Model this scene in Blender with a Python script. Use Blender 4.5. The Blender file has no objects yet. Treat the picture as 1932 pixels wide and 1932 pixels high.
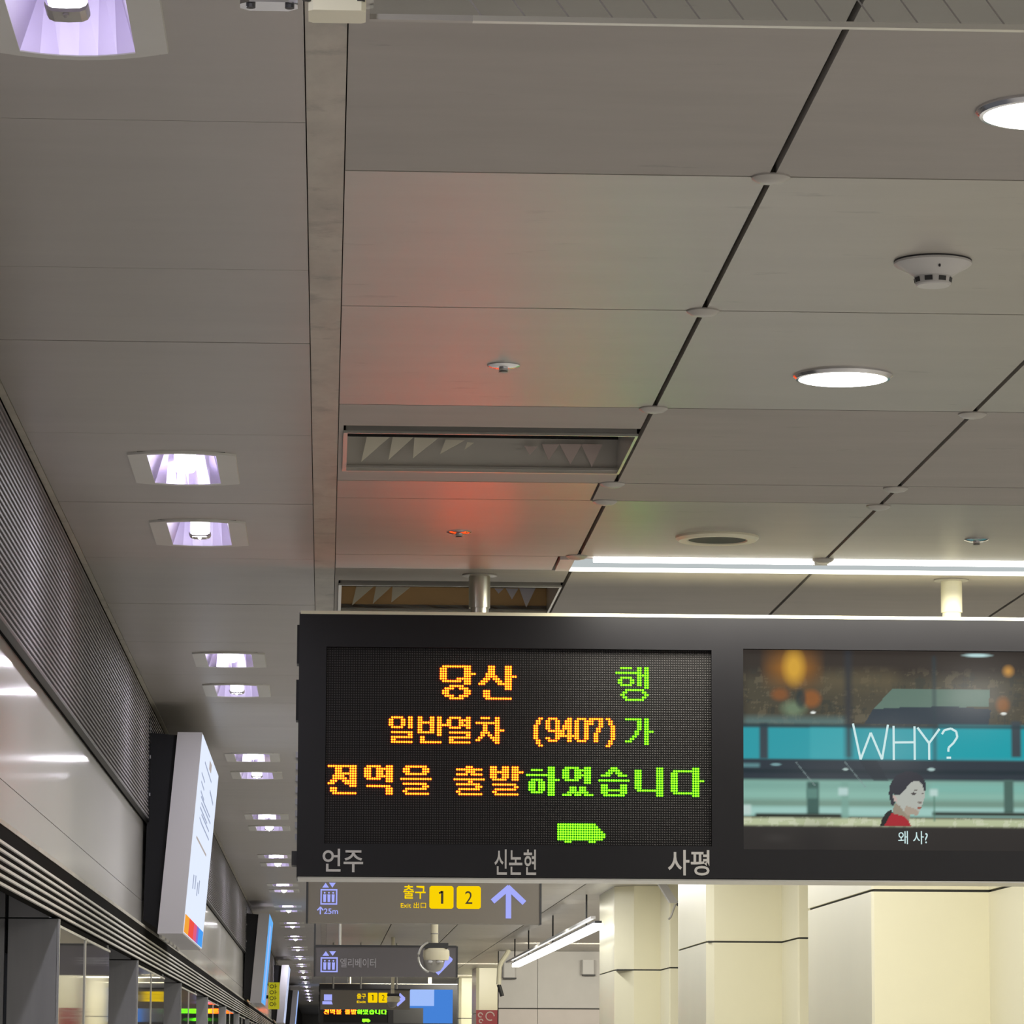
import bpy, math, random
import numpy as np

# ------------------------------------------------------------------ camera, light, exposure
S = bpy.context.scene
COL = S.collection
EYE = 1.65                      # camera height above the platform floor; all z below are relative to it
FPX = 7500.0                    # focal length in pixels of the 1932 px frame
cam_d = bpy.data.cameras.new('camera')
cam_d.sensor_width = 36.0
cam_d.lens = 36.0 * FPX / 1932.0
cam_d.clip_start = 0.05
cam_d.clip_end = 400
cam = bpy.data.objects.new('camera', cam_d)
COL.objects.link(cam)
S.camera = cam
from mathutils import Matrix, Vector
_vp, _roll = (610.0, 1996.0), 0.011          # where the platform's axis vanishes, and the tilt of the phone
_dy = Vector(((_vp[0] - 966) / FPX, -(_vp[1] - 966) / FPX, -1.0)).normalized()
_up = Vector((math.sin(_roll), math.cos(_roll), 0))
_dz = (_up - _dy * _up.dot(_dy)).normalized()
_dx = _dy.cross(_dz)
_m = Matrix((_dx, _dy, _dz)).to_4x4()
_m.translation = Vector((0, 0, EYE))
cam.matrix_world = _m

S.view_settings.view_transform = 'Standard'
S.view_settings.look = 'None'
S.view_settings.gamma = 1.0
S.view_settings.use_curve_mapping = False
S.view_settings.exposure = 0.0
try:
    S.cycles.use_denoising = True
    S.cycles.max_bounces = 10
    S.cycles.diffuse_bounces = 5
    S.cycles.sample_clamp_indirect = 6.0
except Exception:
    pass

world = bpy.data.worlds.new('world')
S.world = world
world.use_nodes = True
world.node_tree.nodes['Background'].inputs[0].default_value = (0.9, 0.92, 1.0, 1)
world.node_tree.nodes['Background'].inputs[1].default_value = 0.12


def area(name, x, y, z, sx, sy, power, color):
    d = bpy.data.lights.new(name, 'AREA')
    d.shape = 'RECTANGLE'
    d.size, d.size_y = sx, sy
    d.energy = power
    d.color = color
    o = bpy.data.objects.new(name, d)
    COL.objects.link(o)
    o.location = (x, y, z + EYE)
    return o


WARM = (1.0, 0.95, 0.80)
COOL = (0.93, 0.91, 1.0)
# rows of lights across the platform, added and unseen but for the real strip (the one at y = 12 is modelled below)
for y_, p_ in ((-4, 96), (1.5, 96), (12.02, 66), (21.8, 30), (29.8, 30), (38.5, 60), (44.0, 70), (62, 70), (74, 70), (90, 70), (110, 70)):
    area('strip_and_fill_light', 3.1, y_, 1.455, 4.6, 0.22, p_, (1.0, 0.955, 0.87) if y_ < 10 else WARM)
# unseen fill lights added to brighten the column fronts and the end wall
for x_, y_, w_, p_ in ((2.3, 15.5, 1.5, 36), (2.2, 23.6, 1.1, 15), (2.15, 31.9, 1.0, 13), (3.6, 52.0, 2.0, 95), (2.6, 63.5, 1.2, 60), (2.6, 72.5, 1.2, 60)):
    area('added_wall_fill', x_, y_, 1.45, w_, 0.12, p_, WARM).rotation_euler = (math.radians(42), 0, 0)
# unseen cool fill added beyond the board to whiten the column flanks
for k_ in range(8):
    area('added_flank_fill', 1.85, 14.6 + 3.0 * k_, 1.47, 0.15, 2.8, 30, (0.97, 0.97, 1.0))
# round ceiling lamps of the columns of panels to the right, outside the frame
for y_ in (3.6, 6.05, 8.5):
    for x_ in (2.62, 4.1):
        area('round_lamp', x_, y_, 1.47, 0.2, 0.2, 20, (1.0, 0.97, 0.92))
# lamps over the platform edge
for y_ in (-1, 4.35, 5.6):
    area('edge_lamp', -0.37, y_, 1.47, 0.1, 0.1, 14, COOL)
for k_ in range(20):
    for y_ in (10.13, 11.40):
        area('edge_lamp', -0.37, y_ + 4.96 * k_, 1.485, 0.07, 0.07, 8, COOL)


# ------------------------------------------------------------------ materials
def srgb(r, g, b):
    def f(c):
        c /= 255.0
        return c / 12.92 if c <= 0.04045 else ((c + 0.055) / 1.055) ** 2.4
    return (f(r), f(g), f(b))


def mat(name, base, rough=0.5, metal=0.0, emit=None, strength=1.0, var=0.0, vscale=(3, 3, 3), bump=0.0,
        bscale=40.0, coat=0.0, coat_rough=0.1, spec=0.5):
    m = bpy.data.materials.new(name)
    m.use_nodes = True
    nt = m.node_tree
    b = nt.nodes['Principled BSDF']
    b.inputs['Base Color'].default_value = (*base, 1)
    b.inputs['Roughness'].default_value = rough
    b.inputs['Metallic'].default_value = metal
    b.inputs['Specular IOR Level'].default_value = spec
    if coat:
        b.inputs['Coat Weight'].default_value = coat
        b.inputs['Coat Roughness'].default_value = coat_rough
    if emit:
        b.inputs['Emission Color'].default_value = (*emit, 1)
        b.inputs['Emission Strength'].default_value = strength
    if var or bump:
        tc = nt.nodes.new('ShaderNodeTexCoord')
        mp = nt.nodes.new('ShaderNodeMapping')
        geo = nt.nodes.new('ShaderNodeNewGeometry')
        nt.links.new(geo.outputs['Position'], mp.inputs['Vector'])
    if var:
        mp.inputs['Scale'].default_value = vscale
        n = nt.nodes.new('ShaderNodeTexNoise')
        n.inputs['Scale'].default_value = 1.0
        n.inputs['Detail'].default_value = 5
        n.inputs['Roughness'].default_value = 0.6
        nt.links.new(mp.outputs[0], n.inputs['Vector'])
        r = nt.nodes.new('ShaderNodeValToRGB')
        r.color_ramp.elements[0].position = 0.3
        r.color_ramp.elements[1].position = 0.7
        r.color_ramp.elements[0].color = (*[c * (1 - var) for c in base], 1)
        r.color_ramp.elements[1].color = (*[min(1, c * (1 + var)) for c in base], 1)
        nt.links.new(n.outputs[0], r.inputs[0])
        nt.links.new(r.outputs[0], b.inputs['Base Color'])
    if bump:
        n2 = nt.nodes.new('ShaderNodeTexNoise')
        n2.inputs['Scale'].default_value = bscale
        nt.links.new(geo.outputs['Position'], n2.inputs['Vector'])
        bp = nt.nodes.new('ShaderNodeBump')
        bp.inputs['Strength'].default_value = bump
        bp.inputs['Distance'].default_value = 0.01
        nt.links.new(n2.outputs[0], bp.inputs['Height'])
        nt.links.new(bp.outputs[0], b.inputs['Normal'])
    return m


def glow(name, col, strength):
    m = bpy.data.materials.new(name)
    m.use_nodes = True
    nt = m.node_tree
    nt.nodes.remove(nt.nodes['Principled BSDF'])
    e = nt.nodes.new('ShaderNodeEmission')
    e.inputs[0].default_value = (*col, 1)
    e.inputs[1].default_value = strength
    nt.links.new(e.outputs[0], nt.nodes['Material Output'].inputs[0])
    return m


def clear_glass(name, tint, rough=0.02):
    m = bpy.data.materials.new(name)
    m.use_nodes = True
    nt = m.node_tree
    nt.nodes.remove(nt.nodes['Principled BSDF'])
    t = nt.nodes.new('ShaderNodeBsdfTransparent')
    t.inputs[0].default_value = (*tint, 1)
    g = nt.nodes.new('ShaderNodeBsdfGlossy')
    g.inputs['Roughness'].default_value = rough
    f = nt.nodes.new('ShaderNodeFresnel')
    f.inputs[0].default_value = 1.45
    mx = nt.nodes.new('ShaderNodeMixShader')
    nt.links.new(f.outputs[0], mx.inputs[0])
    nt.links.new(t.outputs[0], mx.inputs[1])
    nt.links.new(g.outputs[0], mx.inputs[2])
    nt.links.new(mx.outputs[0], nt.nodes['Material Output'].inputs[0])
    return m


M = {}
M['panel'] = mat('ceiling_paint', (0.41, 0.385, 0.345), 0.36, var=0.05, vscale=(2.2, 9, 2), spec=1.0)
M['panel_matte'] = mat('ceiling_paint_matte', (0.40, 0.375, 0.352), 0.62, var=0.05, vscale=(2.2, 9, 2), spec=0.35)


def grime(m, sx, sy, lo, hi, dark):
    nt = m.node_tree
    b = nt.nodes['Principled BSDF']
    src = b.inputs['Base Color'].links[0].from_socket
    geo = nt.nodes.new('ShaderNodeNewGeometry')
    mp = nt.nodes.new('ShaderNodeMapping')
    mp.inputs['Scale'].default_value = (sx, sy, 1)
    nt.links.new(geo.outputs['Position'], mp.inputs['Vector'])
    n = nt.nodes.new('ShaderNodeTexNoise')
    n.inputs['Scale'].default_value = 1.0
    n.inputs['Detail'].default_value = 6
    n.inputs['Roughness'].default_value = 0.65
    nt.links.new(mp.outputs[0], n.inputs['Vector'])
    r = nt.nodes.new('ShaderNodeMapRange')
    r.inputs['From Min'].default_value = lo
    r.inputs['From Max'].default_value = hi
    r.inputs['To Max'].default_value = dark
    nt.links.new(n.outputs[0], r.inputs['Value'])
    mx = nt.nodes.new('ShaderNodeMix')
    mx.data_type = 'RGBA'
    mx.inputs['B'].default_value = (0.06, 0.055, 0.05, 1)
    nt.links.new(r.outputs['Result'], mx.inputs['Factor'])
    nt.links.new(src, mx.inputs['A'])
    nt.links.new(mx.outputs['Result'], b.inputs['Base Color'])


grime(M['panel'], 4.5, 16, 0.63, 0.78, 0.55)
grime(M['panel_matte'], 4.5, 16, 0.66, 0.80, 0.45)
M['strip_panel'] = mat('edge_ceiling_paint', (0.375, 0.352, 0.328), 0.36, var=0.05, vscale=(2.0, 8, 2), spec=0.5)
M['trim'] = mat('trim_paint', (0.42, 0.395, 0.34), 0.42, var=0.16, vscale=(14, 5, 2), spec=0.4)
grime(M['trim'], 9, 9, 0.55, 0.75, 0.5)
M['void'] = mat('ceiling_void', (0.012, 0.011, 0.012), 0.9)
M['floor'] = mat('granite_floor', (0.58, 0.56, 0.52), 0.35, var=0.1, vscale=(30, 30, 30))
M['wall'] = mat('grey_wall_panel', (0.62, 0.60, 0.58), 0.45, var=0.03)
M['wall_pink'] = mat('pinkish_wall_panel', (0.66, 0.60, 0.57), 0.45, var=0.03)
M['cream'] = mat('cream_enamel', (0.82, 0.78, 0.565), 0.30, var=0.025, vscale=(1, 1, 1), spec=0.5)
M['dark_joint'] = mat('dark_joint', (0.05, 0.05, 0.045), 0.8)
M['rib'] = mat('rib_aluminium', (0.20, 0.186, 0.195), 0.6, metal=0.0, spec=0.3)
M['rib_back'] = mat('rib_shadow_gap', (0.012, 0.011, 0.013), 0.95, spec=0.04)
M['fascia'] = mat('fascia_enamel', (0.31, 0.297, 0.285), 0.35, coat=0.5, coat_rough=0.1, var=0.03, vscale=(2, 1, 2))
M['louver'] = mat('louver_aluminium', (0.72, 0.70, 0.66), 0.4, metal=0.2)
M['louver_gap'] = mat('louver_gap', (0.010, 0.009, 0.008), 0.95, spec=0.04)
M['steel'] = mat('hairline_steel', (0.40, 0.40, 0.415), 0.38, metal=0.75, var=0.05, vscale=(30, 30, 2))
M['steel_edge'] = mat('bright_steel_edge', (0.7, 0.7, 0.7), 0.25, metal=0.8)
M['dark_glass'] = mat('dark_door_glass', (0.02, 0.02, 0.022), 0.03, spec=0.8)
M['black'] = mat('black_powdercoat', (0.006, 0.006, 0.008), 0.45, spec=0.3)
M['bezel'] = mat('board_bezel', (0.0115, 0.0112, 0.0140), 0.42, var=0.1, vscale=(3, 3, 3), spec=0.3)
M['led_back'] = mat('led_mask', (0.004, 0.0035, 0.004), 0.6, spec=0.25)
M['led_off'] = mat('unlit_led', (0.032, 0.029, 0.031), 0.4, spec=0.3)
M['led_orange'] = glow('lit_orange_led', (1.0, 0.066, 0.003), 18.0)
M['led_green'] = glow('lit_green_led', (0.12, 1.0, 0.008), 5.0)
M['pole'] = mat('pole_steel', (0.62, 0.61, 0.52), 0.28, metal=0.85)
M['pole_cream'] = mat('pole_cream', (0.80, 0.77, 0.60), 0.35)
M['alu'] = mat('aluminium', (0.66, 0.65, 0.60), 0.35, metal=0.7)
M['print'] = mat('white_print', (0.55, 0.54, 0.53), 0.6)
M['bezel_paint'] = mat('lamp_bezel', (0.58, 0.575, 0.54), 0.4, var=0.05)
M['reflector'] = mat('lamp_reflector', (0.84, 0.78, 0.95), 0.12, metal=0.8)
M['reflector_soft'] = mat('lamp_reflector_soft', (0.82, 0.76, 0.95), 0.42, metal=0.6)
M['lamp_cool'] = glow('cool_lamp', (0.96, 0.95, 1.0), 4.5)
M['lamp_round'] = glow('round_lamp_lens', (1.0, 0.98, 0.94), 9.0)
M['tube'] = glow('fluorescent_tube', (1.0, 0.99, 0.93), 5.0)
M['tube_soft'] = glow('fluorescent_lens', (0.98, 1.0, 0.90), 2.2)
M['tube_mid'] = glow('fluorescent_mirror', (0.78, 0.85, 0.86), 0.62)  # tube light on the middle plate, put in as a faint glow
M['white_plastic'] = mat('white_plastic', (0.60, 0.59, 0.58), 0.4)
M['cream_plastic'] = mat('cream_plastic', (0.78, 0.72, 0.52), 0.4)
M['dark_plastic'] = mat('dark_plastic', (0.03, 0.03, 0.032), 0.5)
M['chrome'] = mat('chrome', (0.75, 0.75, 0.78), 0.18, metal=1.0)
M['cap'] = mat('joint_cap_paint', (0.48, 0.46, 0.43), 0.3)
M['vent_grey'] = mat('vent_grey', (0.36, 0.345, 0.315), 0.35)
M['vent_plate'] = mat('vent_plate', (0.56, 0.54, 0.50), 0.35)
M['duct'] = mat('duct_sheet', (0.62, 0.60, 0.57), 0.32, metal=0.7)
M['vent_tan'] = mat('vent_tan', (0.70, 0.46, 0.22), 0.35)
M['fin'] = mat('vent_fin', (0.85, 0.81, 0.68), 0.4)
M['fin_pale'] = mat('vent_fin_pale', (0.85, 0.82, 0.92), 0.4)
M['fin_dim'] = mat('vent_fin_dim', (0.62, 0.52, 0.49), 0.4)
M['sign_brown'] = mat('sign_panel', (0.205, 0.18, 0.145), 0.45)
M['sign_dark'] = mat('sign_panel_dark', (0.11, 0.10, 0.105), 0.45)
M['lavender'] = glow('backlit_lavender', srgb(165, 172, 250), 1.0)
M['yellow'] = glow('backlit_yellow', srgb(250, 210, 5), 1.0)
M['grey_text'] = mat('grey_print', (0.36, 0.35, 0.37), 0.5)
M['dark_text'] = mat('dark_print', (0.06, 0.045, 0.01), 0.6)
M['lb_case'] = mat('lightbox_case', (0.56, 0.545, 0.58), 0.4)
M['lb_white'] = glow('backlit_white', srgb(222, 231, 250), 1.08)
M['lb_blue'] = glow('backlit_blue', srgb(105, 180, 250), 1.0)
M['far_blue'] = glow('backlit_deep_blue', srgb(70, 130, 215), 1.0)
M['lb_pale'] = glow('backlit_pale', srgb(205, 215, 245), 1.0)
M['lb_sky'] = glow('backlit_sky', srgb(160, 190, 250), 1.0)
M['ink_grey'] = glow('backlit_ink_grey', srgb(160, 170, 195), 1.0)
M['ink_brown'] = glow('backlit_ink_brown', srgb(190, 180, 175), 0.9)
for nm, c in (('orange', (245, 165, 60)), ('red', (240, 85, 70)), ('pink', (225, 95, 130)), ('violet', (140, 110, 200)), ('azure', (75, 160, 245))):
    M['ink_' + nm] = glow('backlit_' + nm, srgb(*c), 1.0)
M['yellow_sign'] = mat('yellow_green_board', srgb(200, 195, 10), 0.5, emit=srgb(200, 195, 10), strength=0.35)
M['red'] = mat('red_board', srgb(140, 12, 28), 0.5)
M['pale_print'] = mat('pale_print', (0.5, 0.42, 0.38), 0.6)
M['glass'] = clear_glass('smoke_curtain_glass', (0.93, 0.95, 0.94))
M['wire'] = mat('glass_wire', (0.34, 0.33, 0.32), 0.5, metal=0.3)
M['white_glow'] = glow('screen_white', srgb(205, 232, 232), 1.0)

# ------------------------------------------------------------------ mesh helpers


class MB:
    def __init__(self):
        self.v, self.f = [], []

    def add(self, vs, fs):
        o = len(self.v)
        self.v += [tuple(p) for p in vs]
        self.f += [tuple(i + o for i in q) for q in fs]
        return self

    def box(self, x0, x1, y0, y1, z0, z1):
        return self.add([(x0, y0, z0), (x1, y0, z0), (x1, y1, z0), (x0, y1, z0),
                         (x0, y0, z1), (x1, y0, z1), (x1, y1, z1), (x0, y1, z1)],
                        [(0, 3, 2, 1), (4, 5, 6, 7), (0, 1, 5, 4), (1, 2, 6, 5), (2, 3, 7, 6), (3, 0, 4, 7)])

    def hexa(self, p):
        return self.add(p, [(0, 3, 2, 1), (4, 5, 6, 7), (0, 1, 5, 4), (1, 2, 6, 5), (2, 3, 7, 6), (3, 0, 4, 7)])

    def bevel_box(self, x0, x1, y0, y1, z0, z1, c):
        """box whose four edges along z are chamfered"""
        pts = [(x0 + c, y0), (x1 - c, y0), (x1, y0 + c), (x1, y1 - c), (x1 - c, y1), (x0 + c, y1), (x0, y1 - c), (x0, y0 + c)]
        return self.prism([(a, b) for a, b in pts], z0, z1)

    def prism(self, pts, z0, z1, axis='z'):
        n = len(pts)

        def w(a, b, h):
            return (a, b, h) if axis == 'z' else ((a, h, b) if axis == 'y' else (h, a, b))
        vs = [w(a, b, z0) for a, b in pts] + [w(a, b, z1) for a, b in pts]
        fs = [tuple(range(n - 1, -1, -1)), tuple(range(n, 2 * n))]
        fs += [(i, (i + 1) % n, n + (i + 1) % n, n + i) for i in range(n)]
        if axis == 'y':
            fs = [tuple(reversed(q)) for q in fs]
        return self.add(vs, fs)

    def lathe(self, prof, c, n=24, closed=True):
        """profile [(r, z)] about a vertical axis through c"""
        vs = []
        for r, z in prof:
            for k in range(n):
                a = 2 * math.pi * k / n
                vs.append((c[0] + r * math.cos(a), c[1] + r * math.sin(a), c[2] + z))
        fs = []
        for i in range(len(prof) - 1):
            for k in range(n):
                k2 = (k + 1) % n
                fs.append((i * n + k, i * n + k2, (i + 1) * n + k2, (i + 1) * n + k))
        if closed:
            fs.append(tuple(range(n - 1, -1, -1)))
            fs.append(tuple((len(prof) - 1) * n + k for k in range(n)))
        return self.add(vs, fs)

    def tube(self, path, r, n=8):
        path = [Vector(p) for p in path]
        vs, fs = [], []
        for i, p in enumerate(path):
            t = (path[min(i + 1, len(path) - 1)] - path[max(i - 1, 0)]).normalized()
            a = t.cross(Vector((0, 0, 1)))
            if a.length < 1e-3:
                a = t.cross(Vector((0, 1, 0)))
            a.normalize()
            b = t.cross(a).normalized()
            for k in range(n):
                q = 2 * math.pi * k / n
                vs.append(tuple(p + a * (r * math.cos(q)) + b * (r * math.sin(q))))
        for i in range(len(path) - 1):
            for k in range(n):
                k2 = (k + 1) % n
                fs.append((i * n + k, i * n + k2, (i + 1) * n + k2, (i + 1) * n + k))
        fs.append(tuple(range(n - 1, -1, -1)))
        fs.append(tuple((len(path) - 1) * n + k for k in range(n)))
        return self.add(vs, fs)

    def build(self, name, m, parent=None, origin=None, smooth=False, **tags):
        vs = np.array(self.v, float)
        if origin is None:
            origin = (vs.min(0) + vs.max(0)) / 2
        origin = np.array(origin, float)
        me = bpy.data.meshes.new(name)
        me.from_pydata([tuple(p) for p in (vs - origin)], [], self.f)
        me.update()
        if smooth:
            me.polygons.foreach_set('use_smooth', [True] * len(me.polygons))
            try:
                me.set_sharp_from_angle(angle=math.radians(35))
            except Exception:
                pass
        me.materials.append(M[m] if isinstance(m, str) else m)
        return link_obj(name, me, origin, parent, **tags)


BASE = {}


def link_obj(name, data, origin, parent=None, **tags):
    o = bpy.data.objects.new(name, data)
    COL.objects.link(o)
    w = Vector((origin[0], origin[1], origin[2] + EYE))
    if parent is not None:
        o.parent = parent
        o.location = w - BASE[parent.name]
    else:
        o.location = w
    BASE[o.name] = w
    for k, v in tags.items():
        if v is not None:
            o[k] = v
    return o


def thing(name, loc, label, category, group=None):
    o = link_obj(name, None, loc, None, label=label, category=category, group=group)
    o.empty_display_size = 0.05
    return o


def copy_tree(o, delta=None, parent=None, **tags):
    c = o.copy()
    COL.objects.link(c)
    if parent is not None:
        c.parent = parent
    if delta is not None:
        c.location = o.location + Vector(delta)
    BASE[c.name] = BASE[o.name] + Vector(delta or (0, 0, 0))
    for ch in list(o.children):
        copy_tree(ch, None, c)
    for k, v in tags.items():
        c[k] = v
    return c


def slab(x0, x1, y0, y1, z0, z1, holes=()):
    """flat slab with rectangular through holes"""
    mb = MB()
    xs = sorted({x0, x1, *[h[0] for h in holes], *[h[1] for h in holes]})
    ys = sorted({y0, y1, *[h[2] for h in holes], *[h[3] for h in holes]})
    idx = {}

    def vid(x, y, z):
        k = (x, y, z)
        if k not in idx:
            idx[k] = len(mb.v)
            mb.v.append(k)
        return idx[k]

    def solid(i, j):
        if i < 0 or j < 0 or i >= len(xs) - 1 or j >= len(ys) - 1:
            return False
        cx, cy = (xs[i] + xs[i + 1]) / 2, (ys[j] + ys[j + 1]) / 2
        return not any(h[0] < cx < h[1] and h[2] < cy < h[3] for h in holes)
    for i in range(len(xs) - 1):
        for j in range(len(ys) - 1):
            if not solid(i, j):
                continue
            a, b, c, d = xs[i], xs[i + 1], ys[j], ys[j + 1]
            mb.f.append((vid(a, c, z0), vid(a, d, z0), vid(b, d, z0), vid(b, c, z0)))
            mb.f.append((vid(a, c, z1), vid(b, c, z1), vid(b, d, z1), vid(a, d, z1)))
            if not solid(i - 1, j):
                mb.f.append((vid(a, c, z0), vid(a, c, z1), vid(a, d, z1), vid(a, d, z0)))
            if not solid(i + 1, j):
                mb.f.append((vid(b, c, z0), vid(b, d, z0), vid(b, d, z1), vid(b, c, z1)))
            if not solid(i, j - 1):
                mb.f.append((vid(a, c, z0), vid(b, c, z0), vid(b, c, z1), vid(a, c, z1)))
            if not solid(i, j + 1):
                mb.f.append((vid(a, d, z0), vid(a, d, z1), vid(b, d, z1), vid(b, d, z0)))
    return mb


def face_slab(x0, x1, z0, z1, y0, y1, holes=()):
    """the same, standing up: a plate in the xz plane from y0 (front) to y1"""
    s = slab(x0, x1, z0, z1, y0, y1, holes)
    mb = MB()
    mb.v = [(a, c, b) for a, b, c in s.v]
    mb.f = [tuple(reversed(q)) for q in s.f]
    return mb


def text_mb(s, x0, x1, z0, z1, y, depth=0.002, bold=0.0, width_fit=True):
    """lettering that faces -y, fitted into x0..x1, z0..z1"""
    cu = bpy.data.curves.new('lettering', 'FONT')
    cu.body = s
    cu.offset = bold
    cu.resolution_u = 4
    o = bpy.data.objects.new('lettering', cu)
    COL.objects.link(o)
    dg = bpy.context.evaluated_depsgraph_get()
    me = bpy.data.meshes.new_from_object(o.evaluated_get(dg))
    vs = np.array([tuple(v.co) for v in me.vertices]) if len(me.vertices) else np.zeros((1, 3))
    fs = [tuple(p.vertices) for p in me.polygons]
    bpy.data.objects.remove(o)
    bpy.data.curves.remove(cu)
    bpy.data.meshes.remove(me)
    mn, mx = vs.min(0), vs.max(0)
    sx = (x1 - x0) / max(1e-6, mx[0] - mn[0])
    sz = (z1 - z0) / max(1e-6, mx[1] - mn[1])
    mb = MB()
    mb.v = [(x0 + (p[0] - mn[0]) * sx, y, z0 + (p[1] - mn[1]) * sz) for p in vs]
    # text lies in xy facing +z; standing it up to face -y keeps the winding
    mb.f = fs
    return mb


def stroke(mb, p, q, w, y, y2):
    """flat bar from p to q (x, z) of width w between depths y (front) and y2"""
    a, b = Vector((p[0], p[1])), Vector((q[0], q[1]))
    t = (b - a).normalized()
    n = Vector((-t.y, t.x)) * (w / 2)
    c = [a + n, a - n, b - n, b + n]
    mb.prism([(k.x, k.y) for k in c], y, y2, 'y')
    return mb


# ------------------------------------------------------------------ ceiling
ceiling = slab(-0.80, 6.6, -8.0, 140.0, 1.74, 1.80).build('ceiling', 'void', kind='structure')
TH = 0.02
DOWN_W, DOWN_L = 0.11, 0.275


def ceil_panel(x0, x1, y0, y1, m='panel', holes=(), gx=0.0, gy=0.0038):
    return slab(x0 + gx, x1 - gx, y0 + gy, y1 - gy, 1.5, 1.5 + TH, holes).build('panel', m, ceiling)


# lamps over the platform edge: (centre y)
EDGE_Y = [4.35, 5.60, 10.13, 11.40] + [y + 4.96 * k for k in range(1, 20) for y in (10.13, 11.40)]
EDGE_X = -0.372
strip_rows = [3.85, 5.07, 6.30, 7.52, 8.312, 9.57, 10.785, 12.0, 13.23]
while strip_rows[-1] < 139:
    strip_rows.append(round(strip_rows[-1] + 1.24, 4))
strong = (8.312, 10.785, 13.23)
for a, b in zip(strip_rows[:-1], strip_rows[1:]):
    hs = [(EDGE_X - DOWN_W, EDGE_X + DOWN_W, y - DOWN_L, y + DOWN_L) for y in EDGE_Y if a < y < b]
    g0 = 0.0040 if a in strong else 0.0013
    g1 = 0.0040 if b in strong else 0.0013
    slab(-0.738, -0.0455, a + g0, b - g1, 1.5, 1.5 + TH, hs).build('panel', 'strip_panel', ceiling)
slab(-0.738, -0.047, -8.0, 3.85, 1.5, 1.5 + TH).build('panel', 'strip_panel', ceiling)

cols = [(0.0205, 0.7445), (0.7555, 1.4945), (1.5055, 2.2445), (2.2555, 2.9945), (3.0055, 6.5)]
rows = [4.21, 5.43, 6.645, 7.878, 9.095, 10.318, 10.648, 11.862, 12.205, 13.42]
while rows[-1] < 70:
    rows.append(round(rows[-1] + 1.22, 4))
VENTS = {9.095: (0.032, 0.7445, 9.405, 10.10), 12.205: (0.032, 0.7445, 12.52, 13.36)}
for a, b in zip(rows[:-1], rows[1:]):
    for ci, (x0, x1) in enumerate(cols):
        if a == 11.862 and ci >= 1:
            continue                                   # the strip light fills this narrow row
        if a == 11.862 and ci == 0:
            x1 = 0.690
        if a == 10.318 and ci == 0:
            x1 = 0.705
        if a == 10.318 and ci == 1:
            x0 = 0.712
        if a > 40 and ci in (0, 1, 2) and False:
            continue
        hs = [VENTS[a]] if (ci == 0 and a in VENTS) else []
        # some rows have a duller finish
        dull = a in (4.21, 5.43, 9.095, 12.205) or (a == 10.318 and ci >= 1)
        ceil_panel(x0, x1, a, b, 'panel_matte' if dull else 'panel', hs)
slab(0.0205, 6.5, rows[-1], 140.0, 1.5, 1.5 + TH).build('panel', 'panel', ceiling)
slab(0.0205, 6.5, -8.0, 4.21, 1.5, 1.5 + TH).build('panel', 'panel', ceiling)

# the narrow strip between the two ceilings, in lengths
cuts = [-8.0, 11.066, 13.54]
while cuts[-1] < 130:
    cuts.append(cuts[-1] + 2.48)
trim = link_obj('trim_1', None, (-0.012, 4, 1.5), None, kind='structure')
for a, b in zip(cuts[:-1], cuts[1:]):
    slab(-0.0435, 0.0185, a + 0.0015, b - 0.0015, 1.499, 1.5 + TH).build('trim_strip', 'trim', trim)
slab(-0.757, -0.7395, -8.0, 140.0, 1.4985, 1.52).build('trim_2', 'trim', kind='structure')

# round caps that cover the crossings of the dark joints
cap0 = MB().lathe([(0.0335, 0.0), (0.0335, -0.003), (0.024, -0.0095), (0.010, -0.0125), (0.0, -0.0128)], (0, 0, 0), 24)
first = None
for x, y in ((0.75, 6.645), (0.75, 7.878), (0.75, 9.095), (0.742, 10.318), (0.746, 10.655), (0.745, 11.845), (1.5, 6.645), (1.5, 7.878),
             (1.5, 9.12), (1.495, 10.345), (1.497, 10.69), (1.492, 11.865), (2.25, 11.865)):
    if first is None:
        first = MB()
        first.v = [(p[0] + x, p[1] + y, p[2] + 1.5) for p in cap0.v]
        first.f = cap0.f
        first = first.build('joint_cap', 'cap', ceiling, origin=(x, y, 1.5), smooth=True)
        fx, fy = x, y
    else:
        copy_tree(first, (x - fx, y - fy, 0), ceiling)

slab(-0.95, 6.6, -8.0, 140.0, -1.70, -1.65).build('floor', 'floor', kind='structure')

# ------------------------------------------------------------------ left wall: ribs, fascia, louvre header
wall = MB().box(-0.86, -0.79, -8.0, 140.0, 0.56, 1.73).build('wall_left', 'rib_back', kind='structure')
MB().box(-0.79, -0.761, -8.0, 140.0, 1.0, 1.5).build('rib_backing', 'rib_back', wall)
z = 1.0065
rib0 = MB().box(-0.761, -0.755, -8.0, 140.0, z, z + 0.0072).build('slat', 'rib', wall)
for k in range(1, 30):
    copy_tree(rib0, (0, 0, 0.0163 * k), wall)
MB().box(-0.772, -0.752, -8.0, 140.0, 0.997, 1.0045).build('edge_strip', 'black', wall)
fasc = [-8.0, 6.0, 18.2, 30.0, 42.0, 54.0, 66.0, 78.0, 90.0, 140.0]
for a, b in zip(fasc[:-1], fasc[1:]):
    MB().box(-0.79, -0.78, a + 0.004, b - 0.004, 0.6605, 0.997).build('fascia_panel', 'fascia', wall)
    MB().box(-0.79, -0.78, a + 0.004, b - 0.004, 0.556, 0.6585).build('fascia_panel', 'fascia', wall)

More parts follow.
